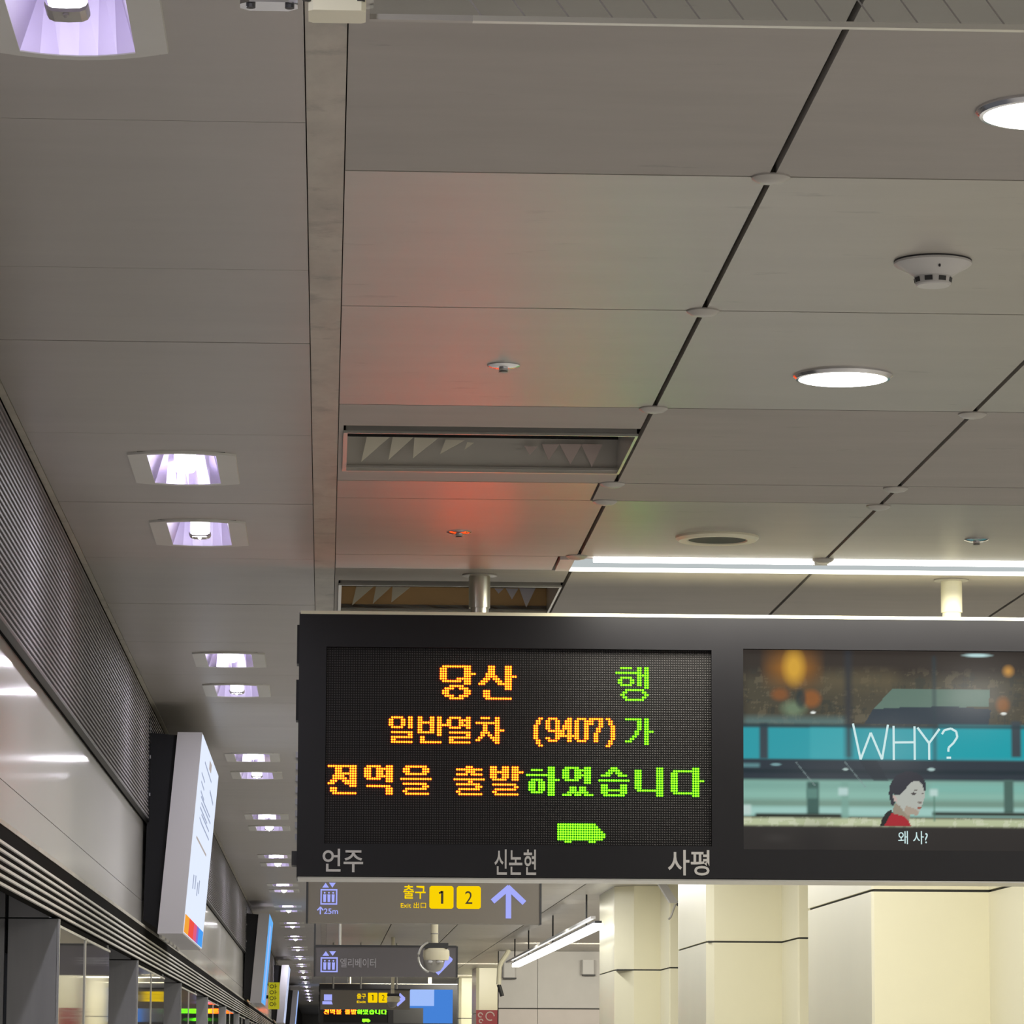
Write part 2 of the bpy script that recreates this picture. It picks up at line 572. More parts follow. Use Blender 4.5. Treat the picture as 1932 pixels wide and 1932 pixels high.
header = thing('door_header', (-0.77, 9, 0.40), 'long dark louvred header of pale blades above the platform screen doors', 'header')
MB().box(-0.789, -0.7645, -8.0, 140.0, 0.398, 0.5425).build('header_case', 'louver_gap', header)
bl = MB().box(-0.7645, -0.758, -8.0, 140.0, 0.3985, 0.405).build('louver_blade', 'louver', header)
for k in range(1, 6):
    copy_tree(bl, (0, 0, 0.0195 * k), header)
MB().box(-0.789, -0.763, -8.0, 140.0, 0.5425, 0.5545).build('top_lip', 'trim', header)

# platform screens: projecting glazed boxes with recessed sliding doors between them
BOXES = [(6.56, 9.28), (11.49, 14.21), (16.37, 19.10), (21.38, 23.95), (26.3, 29.0), (31.2, 33.9), (36.1, 38.8), (41.0, 43.7), (45.9, 48.6), (50.8, 53.5), (55.7, 58.4)]
NTH = ['first', 'second', 'third', 'fourth', 'fifth', 'sixth', 'seventh', 'eighth', 'ninth', 'tenth', 'eleventh']
for i, (a, b) in enumerate(BOXES):
    if i == 0:
        continue                                       # the photo shows nothing of this one
    lab = ('glass platform screen box nearest the camera, just outside the left edge' if i == 0 else 'steel and dark glass platform screen box, %s from the left edge' % NTH[i - 1])
    t = thing('platform_screen', (-0.83, (a + b) / 2, -1.65), lab, 'platform screen', 'glazed platform screen boxes')
    mid = (a + b) / 2 - 0.1
    e = MB()
    e.box(-0.905, -0.765, a, a + 0.03, -1.65, 0.391)
    e.build('end_panel', 'steel', t)
    MB().box(-0.905, -0.7905, a + 0.001, a + 0.03, 0.395, 0.555).build('end_panel', 'steel', t)
    MB().box(-0.905, -0.765, b - 0.03, b, -1.65, 0.391).build('end_panel', 'steel', t)
    MB().box(-0.766, -0.758, a, a + 0.018, -1.65, 0.391).build('edge_strip', 'steel_edge', t)
    MB().box(-0.768, -0.760, a + 0.018, mid - 0.02, -1.60, 0.366).build('pane', 'dark_glass', t)
    MB().box(-0.768, -0.760, mid + 0.02, b - 0.02, -1.60, 0.366).build('pane', 'dark_glass', t)
    MB().box(-0.768, -0.757, mid - 0.02, mid + 0.02, -1.65, 0.372).build('mullion', 'alu', t)
    MB().box(-0.768, -0.757, a + 0.018, b, 0.3665, 0.3735).build('top_rail', 'alu', t)
    MB().box(-0.905, -0.77, a + 0.03, b - 0.03, 0.36, 0.395).build('top_case', 'louver_gap', t)
for i in range(len(BOXES) - 1):
    a, b = BOXES[i][1], BOXES[i + 1][0]
    d = MB().box(-0.935, -0.91, a - 0.1, b + 0.1, -1.65, 0.50).build('door_%d' % (i + 1), 'dark_glass', kind='structure')
    MB().box(-0.91, -0.904, (a + b) / 2 - 0.02, (a + b) / 2 + 0.02, -1.65, 0.5).build('door_stile', 'steel', d)

# ------------------------------------------------------------------ recessed lamps over the platform edge


def barrel(wx, ly, bulge, n=7):
    """outline with straight sides and bowed ends, counter-clockwise"""
    pts = []
    for k in range(n):
        u = -1 + 2 * k / (n - 1)
        pts.append((u * wx, -(ly + bulge * (1 - u * u))))
    for k in range(n):
        u = 1 - 2 * k / (n - 1)
        pts.append((u * wx, ly + bulge * (1 - u * u)))
    return pts


def edge_lamp(x, y, label, plain):
    t = thing('recessed_lamp', (x, y, 1.5), label, 'ceiling lamp', 'recessed lamps over the platform edge')
    out = barrel(0.135, 0.245, 0.048)
    inn = barrel(0.0865, 0.245, 0.026)
    n = len(out)
    mb = MB()
    vs = [(x + a, y + b, 1.4945) for a, b in out] + [(x + a, y + b, 1.4945) for a, b in inn] \
        + [(x + a * 1.01, y + b * 1.01, 1.4999) for a, b in out] + [(x + a, y + b, 1.4965) for a, b in inn]
    fs = []
    for k in range(n):
        k2 = (k + 1) % n
        fs += [(k, n + k, n + k2, k2), (k, k2, 2 * n + k2, 2 * n + k), (n + k, 3 * n + k, 3 * n + k2, n + k2)]
    mb.add(vs, fs)
    mb.build('bezel', 'bezel_paint', t)
    # faceted reflector: flat far and near plates, sloped sides, triangular corner facets
    lo = barrel(0.0868, 0.2455, 0.026)
    z0, z1 = 1.4955, 1.63
    mb = MB()
    ring0 = [(x + a, y + b, z0) for a, b in lo]
    top = [(-0.05, -0.12), (0.05, -0.12), (0.05, 0.12), (-0.05, 0.12)]
    ring1 = []
    for k, (a, b) in enumerate(lo):
        s = -1 if k < 7 else 1
        u = max(-0.05, min(0.05, a))
        ring1.append((x + u, y + s * 0.2715, z1))
    n = len(lo)
    mb.add(ring0 + ring1, [(k, k + n, (k + 1) % n + n, (k + 1) % n) for k in range(n)] + [tuple(range(n, 2 * n))])
    mb.build('reflector', 'reflector' if plain else 'reflector_soft', t)
    w = 0.027
    prof = [(-w, 0.010), (-w + 0.003, 0.004), (-w + 0.010, 0.0005), (0, -0.0005), (w - 0.010, 0.0005), (w - 0.003, 0.004), (w, 0.010), (w, 0.115), (-w, 0.115)]
    MB().prism([(x + a, 1.490 + b) for a, b in prof], y - 0.027, y + 0.027, 'y').build('lamp', 'lamp_cool', t)
    if not plain:
        p2 = [(a * 1.16, (b - 0.006)) for a, b in prof[:7]] + [(a * 1.16, b - 0.0005) for a, b in reversed(prof[:7])]
        MB().prism([(x + a, 1.490 + b) for a, b in p2], y - 0.0275, y + 0.03, 'y').build('lamp_collar', 'vent_grey', t)
        MB().lathe([(0.004, 0.004), (0.005, -0.004), (0.002, -0.008)], (x, y - 0.022, 1.484), 10).build('knob', 'vent_grey', t)
    return t


pairs = {5.60: 'large recessed lamp with lilac reflector cut off by the top left corner',
         4.35: 'recessed lamp over the platform edge behind the top left one, out of frame',
         10.13: 'recessed lamp with a bright patch below its bulb, nearer of the first full pair',
         11.40: 'recessed lamp with a dark collar under its bulb, farther of the first full pair'}
ORD = ['second', 'third', 'fourth', 'fifth', 'sixth', 'seventh', 'eighth', 'ninth', 'tenth', 'eleventh', 'twelfth', 'thirteenth', 'fourteenth', 'fifteenth', 'sixteenth', 'seventeenth', 'eighteenth', 'nineteenth', 'twentieth']
protoA = edge_lamp(EDGE_X, 10.13, pairs[10.13], True)
protoB = edge_lamp(EDGE_X, 11.40, pairs[11.40], False)
copy_tree(protoB, (-0.013, 5.60 - 11.40, 0), None, label=pairs[5.60])
for k in range(1, 20):
    copy_tree(protoA, (0, 4.96 * k, 0), None, label='small recessed lamp, nearer one of the %s pair left of the departure board' % ORD[k - 1])
    copy_tree(protoB, (0, 4.96 * k, 0), None, label='small recessed lamp, farther one of the %s pair left of the departure board' % ORD[k - 1])

# ------------------------------------------------------------------ round ceiling fittings


def round_lamp(x, y, label):
    t = thing('round_downlight', (x, y, 1.5), label, 'ceiling lamp', 'round ceiling lamps')
    MB().lathe([(0.110, 0.0), (0.110, -0.004), (0.104, -0.010), (0.098, -0.011), (0.096, -0.006)], (x, y, 1.5), 40, True).build('ring', 'chrome', t, smooth=True)
    MB().lathe([(0.097, -0.006), (0.096, -0.011), (0.07, -0.0135), (0.035, -0.0148), (0.0, -0.015)], (x, y, 1.5), 40, True).build('lens', 'lamp_round', t, smooth=True)


round_lamp(1.13, 8.615, 'round glowing ceiling lamp between the smoke detector and the strip light')
round_lamp(1.13, 6.13, 'round glowing ceiling lamp cut off by the right edge near the top')

t = thing('smoke_detector', (1.136, 7.345, 1.5), 'white round smoke detector with dark slots on the ceiling', 'smoke detector')
dx, dy = 1.136, 7.345
MB().lathe([(0.0735, 0.0), (0.0735, -0.002), (0.071, -0.003)], (dx, dy, 1.5), 40).build('base_ring', 'dark_plastic', t, smooth=True)
MB().lathe([(0.0735, -0.003), (0.0735, -0.007), (0.069, -0.011), (0.052, -0.020), (0.0375, -0.029), (0.0355, -0.031)], (dx, dy, 1.5), 40).build('body', 'white_plastic', t, smooth=True)
MB().lathe([(0.0355, -0.031), (0.0330, -0.046), (0.030, -0.0485), (0.0, -0.049)], (dx, dy, 1.5), 40).build('sensor_head', 'white_plastic', t, smooth=True)
for k in range(8):
    a = math.radians(22.5 + 45 * k)
    ca, sa = math.cos(a), math.sin(a)
    p = []
    for r, zz in ((0.0357, -0.0338), (0.0340, -0.0424)):
        for u in (-0.0075, 0.0075):
            p.append((dx + r * ca - u * sa, dy + r * sa + u * ca, 1.5 + zz))
    q = []
    for r, zz in ((0.030, -0.0338), (0.029, -0.0424)):
        for u in (-0.0075, 0.0075):
            q.append((dx + r * ca - u * sa, dy + r * sa + u * ca, 1.5 + zz))
    MB().hexa([p[2], p[3], q[3], q[2], p[0], p[1], q[1], q[0]]).build('slot', 'dark_plastic', t)
MB().lathe([(0.0, -0.004), (0.0022, -0.003), (0.0022, 0.002)], (dx + 0.004, dy - 0.056, 1.4815), 8).build('indicator', 'dark_plastic', t)


def sprinkler(x, y, label):
    t = thing('sprinkler', (x, y, 1.5), label, 'sprinkler', 'ceiling sprinklers')
    MB().lathe([(0.036, 0.0), (0.036, -0.0025), (0.024, -0.007), (0.014, -0.008)], (x, y, 1.5), 28).build('escutcheon', 'chrome', t, smooth=True)
    MB().lathe([(0.010, -0.008), (0.010, -0.014), (0.005, -0.016)], (x, y, 1.5), 14).build('nozzle', 'chrome', t, smooth=True)
    m_ = MB()
    m_.box(x - 0.008, x - 0.006, y - 0.0015, y + 0.0015, 1.483, 1.492)
    m_.box(x + 0.006, x + 0.008, y - 0.0015, y + 0.0015, 1.483, 1.492)
    m_.build('arms', 'vent_grey', t)
    MB().lathe([(0.011, -0.0165), (0.011, -0.0175), (0.004, -0.0185)], (x, y, 1.5), 14).build('deflector', 'vent_grey', t)


sprinkler(0.376, 8.54, 'small chrome sprinkler just in front of the nearer air vent')
sprinkler(0.373, 11.318, 'small chrome sprinkler in the orange glow before the left board pole')
sprinkler(1.876, 11.36, 'small chrome sprinkler above the strip light near the right edge')

t = thing('ceiling_speaker', (1.1225, 11.372, 1.5), 'round ceiling speaker with a pale ring and dark grille', 'speaker')
MB().lathe([(0.121, 0.0), (0.121, -0.006), (0.112, -0.013), (0.088, -0.012), (0.083, -0.003), (0.083, 0.0)], (1.1225, 11.372, 1.5), 40).build('ring', 'pole_cream', t, smooth=True)
MB().lathe([(0.083, -0.0095), (0.05, -0.009), (0.0, -0.009)], (1.1225, 11.372, 1.5), 40).build('grille', 'dark_plastic', t, smooth=True)

# ------------------------------------------------------------------ air vents


def air_vent(x0, x1, y0, y1, label, back, left, right, pale):
    t = thing('air_vent', ((x0 + x1) / 2, (y0 + y1) / 2, 1.5), label, 'air vent')
    f = slab(x0 - 0.010, x1 + 0.0065, y0 - 0.008, y1 + 0.012, 1.493, 1.4995, [(x0, x1, y0, y1)])
    f.build('frame', 'alu', t)
    w = MB()
    w.box(x0 - 0.004, x0, y0, y1, 1.4995, 1.66)
    w.box(x1, x1 + 0.004, y0, y1, 1.4995, 1.66)
    w.box(x0, x1, y0 - 0.004, y0, 1.4995, 1.66)
    w.box(x0, x1, y0, y1, 1.66, 1.664)
    w.build('duct_box', 'duct', t)
    MB().box(x0, x1, y1, y1 + 0.004, 1.4995, 1.66).build('back_plate', back, t)
    MB().box(x0, x1, y1 - 0.012, y1 - 0.001, 1.5, 1.506).build('lower_rail', 'vent_grey', t)
    MB().box(x0, x1, y1 - 0.055, y1 - 0.05, 1.574, 1.59).build('upper_rail', 'void', t)

    def tri(pts, m):
        pp = [(x0 + (x1 - x0) * u, 1.503 + 0.078 * v) for u, v in pts]
        MB().prism(pp, y1 - 0.026, y1 - 0.021, 'y').build('fin', m, t)
    for pts in left:
        tri(pts, 'fin')
    for pts in right:
        tri(pts, pale)
    return t


L1 = [[(0.055, 0.13), (0.16, 0.97), (0.075, 0.97)], [(0.155, 0.20), (0.245, 0.96), (0.17, 0.96)], [(0.245, 0.27), (0.335, 0.93), (0.25, 0.95)],
      [(0.345, 0.42), (0.435, 0.88), (0.365, 0.90)], [(0.435, 0.58), (0.47, 0.80), (0.445, 0.82)]]
R1 = [[(0.745, 0.24), (0.785, 0.78), (0.72, 0.78)], [(0.825, 0.12), (0.87, 0.80), (0.785, 0.80)], [(0.905, 0.05), (0.945, 0.80), (0.865, 0.80)], [(0.675, 0.42), (0.705, 0.70), (0.655, 0.72)]]
air_vent(0.042, 0.738, 9.485, 10.10, 'grey recessed air vent with zigzag fins, nearer of the two', 'vent_plate', L1, R1, 'fin_dim')
air_vent(0.042, 0.738, 12.605, 13.36, 'tan recessed air vent with pale fins just above the departure board', 'vent_tan', L1[:3],
         [[(0.90, 0.10), (0.945, 0.95), (0.865, 0.95)], [(0.83, 0.45), (0.862, 0.93), (0.80, 0.93)], [(0.765, 0.70), (0.79, 0.92), (0.745, 0.92)]], 'fin_pale')

# ------------------------------------------------------------------ strip light across the platform
t = thing('strip_light', (1.9, 12.02, 1.5), 'long white fluorescent strip light running across the ceiling above the board', 'ceiling lamp')
XS = 5.2
MB().box(0.700, XS, 11.870, 12.195, 1.506, 1.516).build('housing', 'white_plastic', t)
MB().box(0.698, 0.742, 11.885, 12.175, 1.4935, 1.506).build('end_cap', 'white_plastic', t)
for a, b in ((0.80, 1.472), (1.512, 2.232), (2.272, 2.99), (3.03, 3.75), (3.79, 4.51), (4.55, 5.18)):
    MB().tube([(a, 11.915, 1.5015), (b, 11.915, 1.5015)], 0.0125, 12).build('tube', 'tube', t, smooth=True)
for a in (1.492, 2.252, 3.01, 3.77, 4.53):
    MB().box(a - 0.022, a + 0.022, 11.895, 11.945, 1.491, 1.506).build('tube_holder', 'white_plastic', t)
MB().prism([(11.955, 1.505), (12.11, 1.505), (12.11, 1.4985), (11.955, 1.5005)], 0.745, XS, 'x').build('diffuser', 'tube_mid', t)
MB().box(0.742, XS, 12.125, 12.17, 1.4925, 1.505).build('lens', 'tube_soft', t)

# ------------------------------------------------------------------ departure board
BX0, BX1, BZ0, BZ1, BY, BT = -0.088, 2.465, 0.545, 1.366, 12.2, 0.26


def row(s):
    return [[tuple(int(q) for q in (r.split('-') if '-' in r else (r, r))) for r in line.split(',') if r] for line in s.split('|')]


G = {
    'dang': '1-12|0-2,10-12|0-2,10-12|0-2,10-14|0-2,10-12|0-2,7-12|1-8,10-12|10-12|4-9|2-5,8-11|1-3,10-12|1-3,10-12|2-5,8-11|4-9',
    'san': '4-6,11-13|4-6,11-13|4-6,11-13|3-6,11-13|3-7,11-15|2-4,6-8,11-13|1-3,7-9,11-13|0-2,8-13|11-13|11-13|2-4|2-4|2-4|3-13',
    'haeng': '2-6,9-10,12-13|9-10,12-13|0-10,12-13|9-13|2-6,9-10,12-13|1-2,6-7,9-10,12-13|1-2,6-7,9-10,12-13|2-6,9-10,12-13|12-13|4-11|3-4,11-12|2-3,12-13|3-4,11-12|4-11',
    'il': '1-5,8-9|0-1,5-6,8-9|0-1,5-6,8-9|0-1,5-6,8-9|1-5,8-9||1-9|8-9|1-9|1-2|1-9',
    'ban': '0-1,5-6,8-9|0-1,5-6,8-9|0-6,8-9|0-1,5-6,8-11|0-1,5-6,8-9|0-1,5-6,8-9|0-6,8-9|8-9|1-2|1-2|1-9',
    'yeol': '1-5,8-9|0-1,5-9|0-1,5-6,8-9|0-1,5-9|1-5,8-9||1-9|8-9|1-9|1-2|1-9',
    'cha': '2-5,8-9|8-9|0-9|3-4,8-9|3-4,8-9|3-4,8-11|2-5,8-9|2-3,5-6,8-9|1-2,6-9|0-1,7-9|8-9',
    'lpar': '2-3|1-2|1-2|0-1|0-1|0-1|0-1|0-1|0-1|1-2|1-2|2-3',
    'n9': '1-4|0-1,4-5|0-1,4-5|0-1,4-5|0-1,4-5|1-5|4-5|4-5|0-1,4-5|1-4',
    'n4': '3-4|2-4|2-4|1-4|1-2,3-4|0-1,3-4|0-1,3-4|0-5|3-4|3-4',
    'n0': '1-4|0-1,4-5|0-1,4-5|0-1,4-5|0-1,4-5|0-1,4-5|0-1,4-5|0-1,4-5|0-1,4-5|1-4',
    'n7': '0-5|0-1,4-5|0-1,4-5|4-5|3-4|3-4|2-3|2-3|2-3|2-3',
    'rpar': '0-1|1-2|1-2|2-3|2-3|2-3|2-3|2-3|2-3|1-2|1-2|0-1',
    'ga': '0-6,8-9|5-6,8-9|5-6,8-9|5-6,8-9|5-6,8-9|4-5,8-11|4-5,8-9|3-4,8-9|2-3,8-9|0-2,8-9|8-9',
    'jeon': '0-11|3-5,9-11|3-5,9-11|3-5,6-11|2-6,9-11|2-4,5-7,9-11|1-3,6-8,9-11|0-2,7-8,9-11|9-11|1-3|1-3|2-11',
    'yeok': '1-6,9-11|0-2,5-11|0-2,5-7,9-11|0-2,5-7,9-11|0-2,5-11|1-6,9-11|9-11||1-10|9-11|9-11|9-11',
    'eul': '2-10|1-3,9-11|1-3,9-11|2-10||0-12||1-10|9-11|2-10|1-2|2-11',
    'chul': '5-7|1-11|5-8|1-5,7-11||0-12|6-7|1-10|9-11|2-10|1-2|2-11',
    'bal': '0-2,5-7,9-11|0-2,5-7,9-11|0-7,9-13|0-2,5-7,9-11|0-2,5-7,9-11|1-6,9-11||1-10|10-11|2-10|1-2|2-11',
    'ha': '9-11|2-6,9-11|9-11|0-8,9-11|9-11|2-6,9-13|1-3,5-7,9-11|1-3,5-7,9-11|1-3,5-7,9-11|1-3,5-7,9-11|2-6,9-11|9-11',
    'yeoss': '1-6,9-11|0-2,5-11|0-2,5-7,9-11|0-2,5-11|0-2,5-7,9-11|1-6,9-11|9-11||3-5,7-9|3-5,7-9|2-10|0-3,5-7,9-12',
    'seup': '5-7|4-8|3-5,7-9|1-4,8-11||0-12||1-3,9-11|1-3,9-11|1-11|1-3,9-11|2-10',
    'ni': '9-11|0-2,9-11|0-2,9-11|0-2,9-11|0-2,9-11|0-2,9-11|0-2,9-11|0-2,9-11|0-2,9-11|1-11|9-11|9-11',
    'da': '9-11|1-8,9-11|0-2,9-11|0-2,9-11|0-2,9-11|0-2,9-13|0-2,9-11|0-2,9-11|0-2,9-11|0-2,9-11|1-11|9-11',
    'train': '0-15|0-16|0-17|0-18|0-19|0-19|0-18|3-5,13-15',
}
LED = [('dang', 47, 7, 0), ('san', 63, 7, 0), ('haeng', 120, 7, 1),
       ('il', 26, 28, 0), ('ban', 38, 28, 0), ('yeol', 50, 28, 0), ('cha', 62, 28, 0), ('lpar', 86, 28, 0), ('n9', 91, 28, 0), ('n4', 97, 28, 0),
       ('n0', 103, 28, 0), ('n7', 109, 28, 0), ('rpar', 116, 28, 0), ('ga', 124, 28, 1),
       ('jeon', 1, 48, 0), ('yeok', 16, 48, 0), ('eul', 31, 48, 0), ('chul', 53, 48, 0), ('bal', 68, 48, 0), ('ha', 83, 48, 1), ('yeoss', 98, 48, 1),
       ('seup', 113, 48, 1), ('ni', 128, 48, 1), ('da', 143, 48, 1), ('train', 96, 71, 1)]
NCOL, NROW = 160, 80
SX0, SX1, SZ0, SZ1 = -0.004, 1.186, 0.650, 1.2555        # LED screen opening
CX0, CX1, CZ0, CZ1 = 1.284, 2.378, 0.641, 1.2605         # picture screen opening


def departure_board(BY, label, detail):
    """the two-screen board hung on two poles; detail = single diodes and the full picture"""
    t = thing('departure_board', ((BX0 + BX1) / 2, BY + BT / 2, BZ0), label, 'departure board')
    MB().box(BX0, BX1, BY + 0.03, BY + BT, BZ0 + 0.002, BZ1 - 0.006).build('housing', 'black', t)
    face_slab(BX0, BX1, BZ0 + 0.006, BZ1 - 0.006, BY, BY + 0.03, [(SX0, SX1, SZ0, SZ1), (CX0, CX1, CZ0, CZ1)]).build('bezel', 'bezel', t)
    MB().box(BX0 + 0.003, BX1, BY - 0.001, BY + BT + 0.002, BZ1 - 0.010, BZ1).build('top_trim', 'pole_cream', t)
    MB().box(BX0 + 0.003, BX1, BY + 0.012, BY + BT + 0.002, BZ0 - 0.001, BZ0 + 0.004).build('bottom_trim', 'alu', t)
    scr = MB().box(SX0 - 0.002, SX1 + 0.002, BY + 0.013, BY + 0.029, SZ0 - 0.002, SZ1 + 0.002).build('led_screen', 'led_back', t)
    px, pz = (SX1 - SX0) / NCOL, (SZ1 - SZ0) / NROW
    lit = set()
    yb = BY + 0.013
    for nm, c0, r0, green in LED:
        mb = MB()
        r = 0.44 * px
        for ri, runs in enumerate(row(G[nm])):
            for a, b in runs:
                for c in range(c0 + a, c0 + b + 1):
                    if (c, r0 + ri) in lit or c >= NCOL:
                        continue
                    lit.add((c, r0 + ri))
                    if detail:
                        x, z = SX0 + (c + 0.5) * px, SZ1 - (r0 + ri + 0.5) * pz
                        vs = [(x + r * math.cos(k * math.pi / 3), yb - 0.0002, z + r * math.sin(k * math.pi / 3)) for k in range(6)]
                        vs += [(x + 0.62 * r * math.cos(k * math.pi / 3), yb - 0.0022, z + 0.62 * r * math.sin(k * math.pi / 3)) for k in range(6)]
                        mb.add(vs, [(k, (k + 1) % 6, 6 + (k + 1) % 6, 6 + k) for k in range(6)] + [tuple(range(6, 12))])
                if not detail:
                    x0, x1 = SX0 + (c0 + a) * px, SX0 + (min(NCOL - 1, c0 + b) + 1) * px
                    z0 = SZ1 - (r0 + ri + 1) * pz
                    mb.box(x0, x1, yb - 0.002, yb - 0.0002, z0 + 0.0008, z0 + pz)
        if mb.v:
            nmm = 'train_symbol' if nm == 'train' else 'led_character'
            mb.build(nmm, 'led_green' if green else 'led_orange', scr)
    if detail:
        vs, fs = [], []
        r = 0.30 * px
        for ri in range(NROW):
            for c in range(NCOL):
                if (c, ri) in lit:
                    continue
                x, z = SX0 + (c + 0.5) * px, SZ1 - (ri + 0.5) * pz
                o = len(vs)
                vs += [(x - r, yb - 0.0001, z - r), (x + r, yb - 0.0001, z - r), (x + r, yb - 0.0001, z + r), (x - r, yb - 0.0001, z + r), (x, yb - 0.0014, z)]
                fs += [(o, o + 1, o + 4), (o + 1, o + 2, o + 4), (o + 2, o + 3, o + 4), (o + 3, o, o + 4)]
        MB().add(vs, fs).build('unlit_diodes', 'led_off', scr, kind='stuff')
    # picture screen
    lcd = MB().box(CX0 - 0.002, CX1 + 0.002, BY + 0.014, BY + 0.029, CZ0 - 0.002, CZ1 + 0.002).build('picture_screen', 'black', t)
    # hanging poles
    for x, m in ((0.472, 'pole'), (1.957, 'pole_cream')):  # a like pair; the right pole's lit cream look is put into its colour
        yc = BY + 0.14
        p = MB().lathe([(0.0335, 1.395), (0.0335, 1.4995)], (x, yc, 0), 28).build('hanging_pole', m, t, smooth=True)
        MB().lathe([(0.029, BZ1), (0.029, 1.396)], (x, yc, 0), 24).build('collar', m, p, smooth=True)
        MB().lathe([(0.055, 1.4999), (0.055, 1.4955), (0.045, 1.4935)], (x, yc, 0), 28).build('flange', 'vent_grey', p, smooth=True)
    # catches and vent teeth on the left end
    for z0, z1, d in ((1.205, 1.325, 0.007), (1.030, 1.155, 0.008)):
        MB().box(BX0 - d, BX0 + 0.001, BY + 0.03, BY + 0.12, z0, z1).build('catch', 'black', t)
    for k in range(8):
        zz = 0.985 - 0.0 - 0.036 * k - 0.06
        MB().box(BX0 - 0.007, BX0 + 0.001, BY + 0.05, BY + 0.2, zz - 0.009, zz + 0.009).build('tooth', 'steel', t)
    MB().box(BX0 - 0.016, BX0 + 0.001, BY + 0.03, BY + 0.15, 0.585, 0.628).build('latch', 'dark_plastic', t)
    return t, lcd


board, lcd = departure_board(12.2, 'large black departure board with orange and green diode text and a picture screen', True)

# station names printed under the diode screen
for s, x0, x1, z0, z1 in (('\uc5b8\uc8fc', -0.009, 0.115, 0.563, 0.634), ('\uc2e0\ub17c\ud604', 0.517, 0.645, 0.558, 0.636), ('\uc0ac\ud3c9', 1.050, 1.178, 0.560, 0.638)):
    text_mb(s, x0, x1, z0, z1, 12.1992, bold=0.012).build('station_name', 'print', board)

# ---- the moving picture on the screen, painted cell by cell (it is a screen: it emits)
W_, H_ = 330, 187
img = np.zeros((H_, W_, 3))


def lp(x, y):
    """photograph pixel -> cell, the tilt of the phone taken out"""
    return (x - 1403.0) / 681.0 * W_, (y - 0.0146 * (x - 1403.0) - 1223.0) / 380.0 * H_


YY, XX = np.mgrid[0:H_, 0:W_]
rng = np.random.RandomState(4)


def blur(a, k):
    for ax in (0, 1):
        s = np.zeros_like(a)
        for d in range(-k, k + 1):
            s += np.roll(a, d, axis=ax)
        a = s / (2 * k + 1)
    return a


def paint(mask, c, al=1.0):
    mk = (mask * al)[..., None]
    img[:] = img * (1 - mk) + np.array(srgb(*c)) * mk


def q3(zx, zy):
    return lp(1380 + zx / 3.5, 1180 + zy / 3.5 + 0.0)


def rect3(x0, y0, x1, y1, soft=1.2):
    a, b = q3(x0, y0)
    c, d = q3(x1, y0)[0], q3(x0, y1)[1]
    return (np.clip((XX - a) / soft + .5, 0, 1) * np.clip((c - XX) / soft + .5, 0, 1) * np.clip((YY - b) / soft + .5, 0, 1) * np.clip((d - YY) / soft + .5, 0, 1))


def ell3(cx, cy, rx, ry, soft=0.5):
    a, b = q3(cx, cy)
    sx, sy = rx / 3.5 / 681 * W_, ry / 3.5 / 380 * H_
    r = np.sqrt(((XX - a) / sx) ** 2 + ((YY - b) / sy) ** 2)
    return np.clip((1 - r) / soft, 0, 1)


def poly(pts):
    inside = np.zeros((H_, W_), bool)
    n = len(pts)
    for i in range(n):
        (x0, y0), (x1, y1) = pts[i], pts[(i + 1) % n]
        if y0 == y1:
            continue
        c = ((y0 > YY) != (y1 > YY)) & (XX < (x1 - x0) * (YY - y0) / (y1 - y0) + x0)
        inside ^= c
    return inside.astype(float)


def poly3(pts):
    return poly([q3(*p) for p in pts])


def poly8(pts):
    return poly([lp(1560 + a / 6.9, 1440 + b / 6.9) for a, b in pts])


def flat3(zx, zy):            # zoom coordinates measured at this x, no tilt left in y
    return zx, zy


nz = blur(rng.rand(H_, W_), 3)
nz = (nz - nz.min()) / (nz.max() - nz.min())
nz2 = blur(rng.rand(H_, W_), 7)
nz2 = (nz2 - nz2.min()) / (nz2.max() - nz2.min())
img[:] = np.array(srgb(56, 50, 46))
paint(rect3(80, 320, 2600, 660, 12), (78, 74, 62))
paint(rect3(80, 290, 2600, 660, 12) * (nz > 0.62), (112, 104, 84), 0.45)
paint(rect3(80, 290, 2600, 660, 12) * (nz2 > 0.6), (58, 62, 58), 0.6)
paint(rect3(600, 300, 1120, 420, 14), (104, 94, 72), 0.6)
paint(rect3(270, 185, 560, 362, 22), (150, 100, 42))
paint(ell3(425, 270, 95, 150, 0.7), (215, 165, 60))
paint(ell3(1670, 198, 120, 16, 0.6), (190, 225, 225))
paint(ell3(1880, 305, 50, 50, 0.9), (205, 150, 70))
paint(ell3(540, 480, 85, 75, 0.5), (146, 92, 50), 0.9)
paint(ell3(330, 450, 80, 55, 0.6), (140, 88, 50), 0.8)
paint(ell3(1840, 530, 60, 70, 0.6), (140, 92, 50), 0.9)
paint(ell3(420, 545, 110, 70, 0.7), (118, 140, 112), 0.8)
paint(ell3(470, 480, 45, 80, 0.5), (50, 60, 62), 0.8)
paint(poly3([(1090, 420), (1750, 428), (1748, 540), (960, 552)]), (98, 124, 112), 0.95)
paint(poly3([(960, 552), (1200, 540), (1500, 538), (1760, 560), (1740, 665), (900, 650)]), (46, 60, 72), 0.95)
paint(ell3(553, 572, 22, 11, 0.5), (235, 240, 235))
paint(ell3(1845, 588, 26, 11, 0.5), (235, 240, 235))
paint(rect3(80, 600, 780, 648, 8), (100, 135, 135), 0.7)
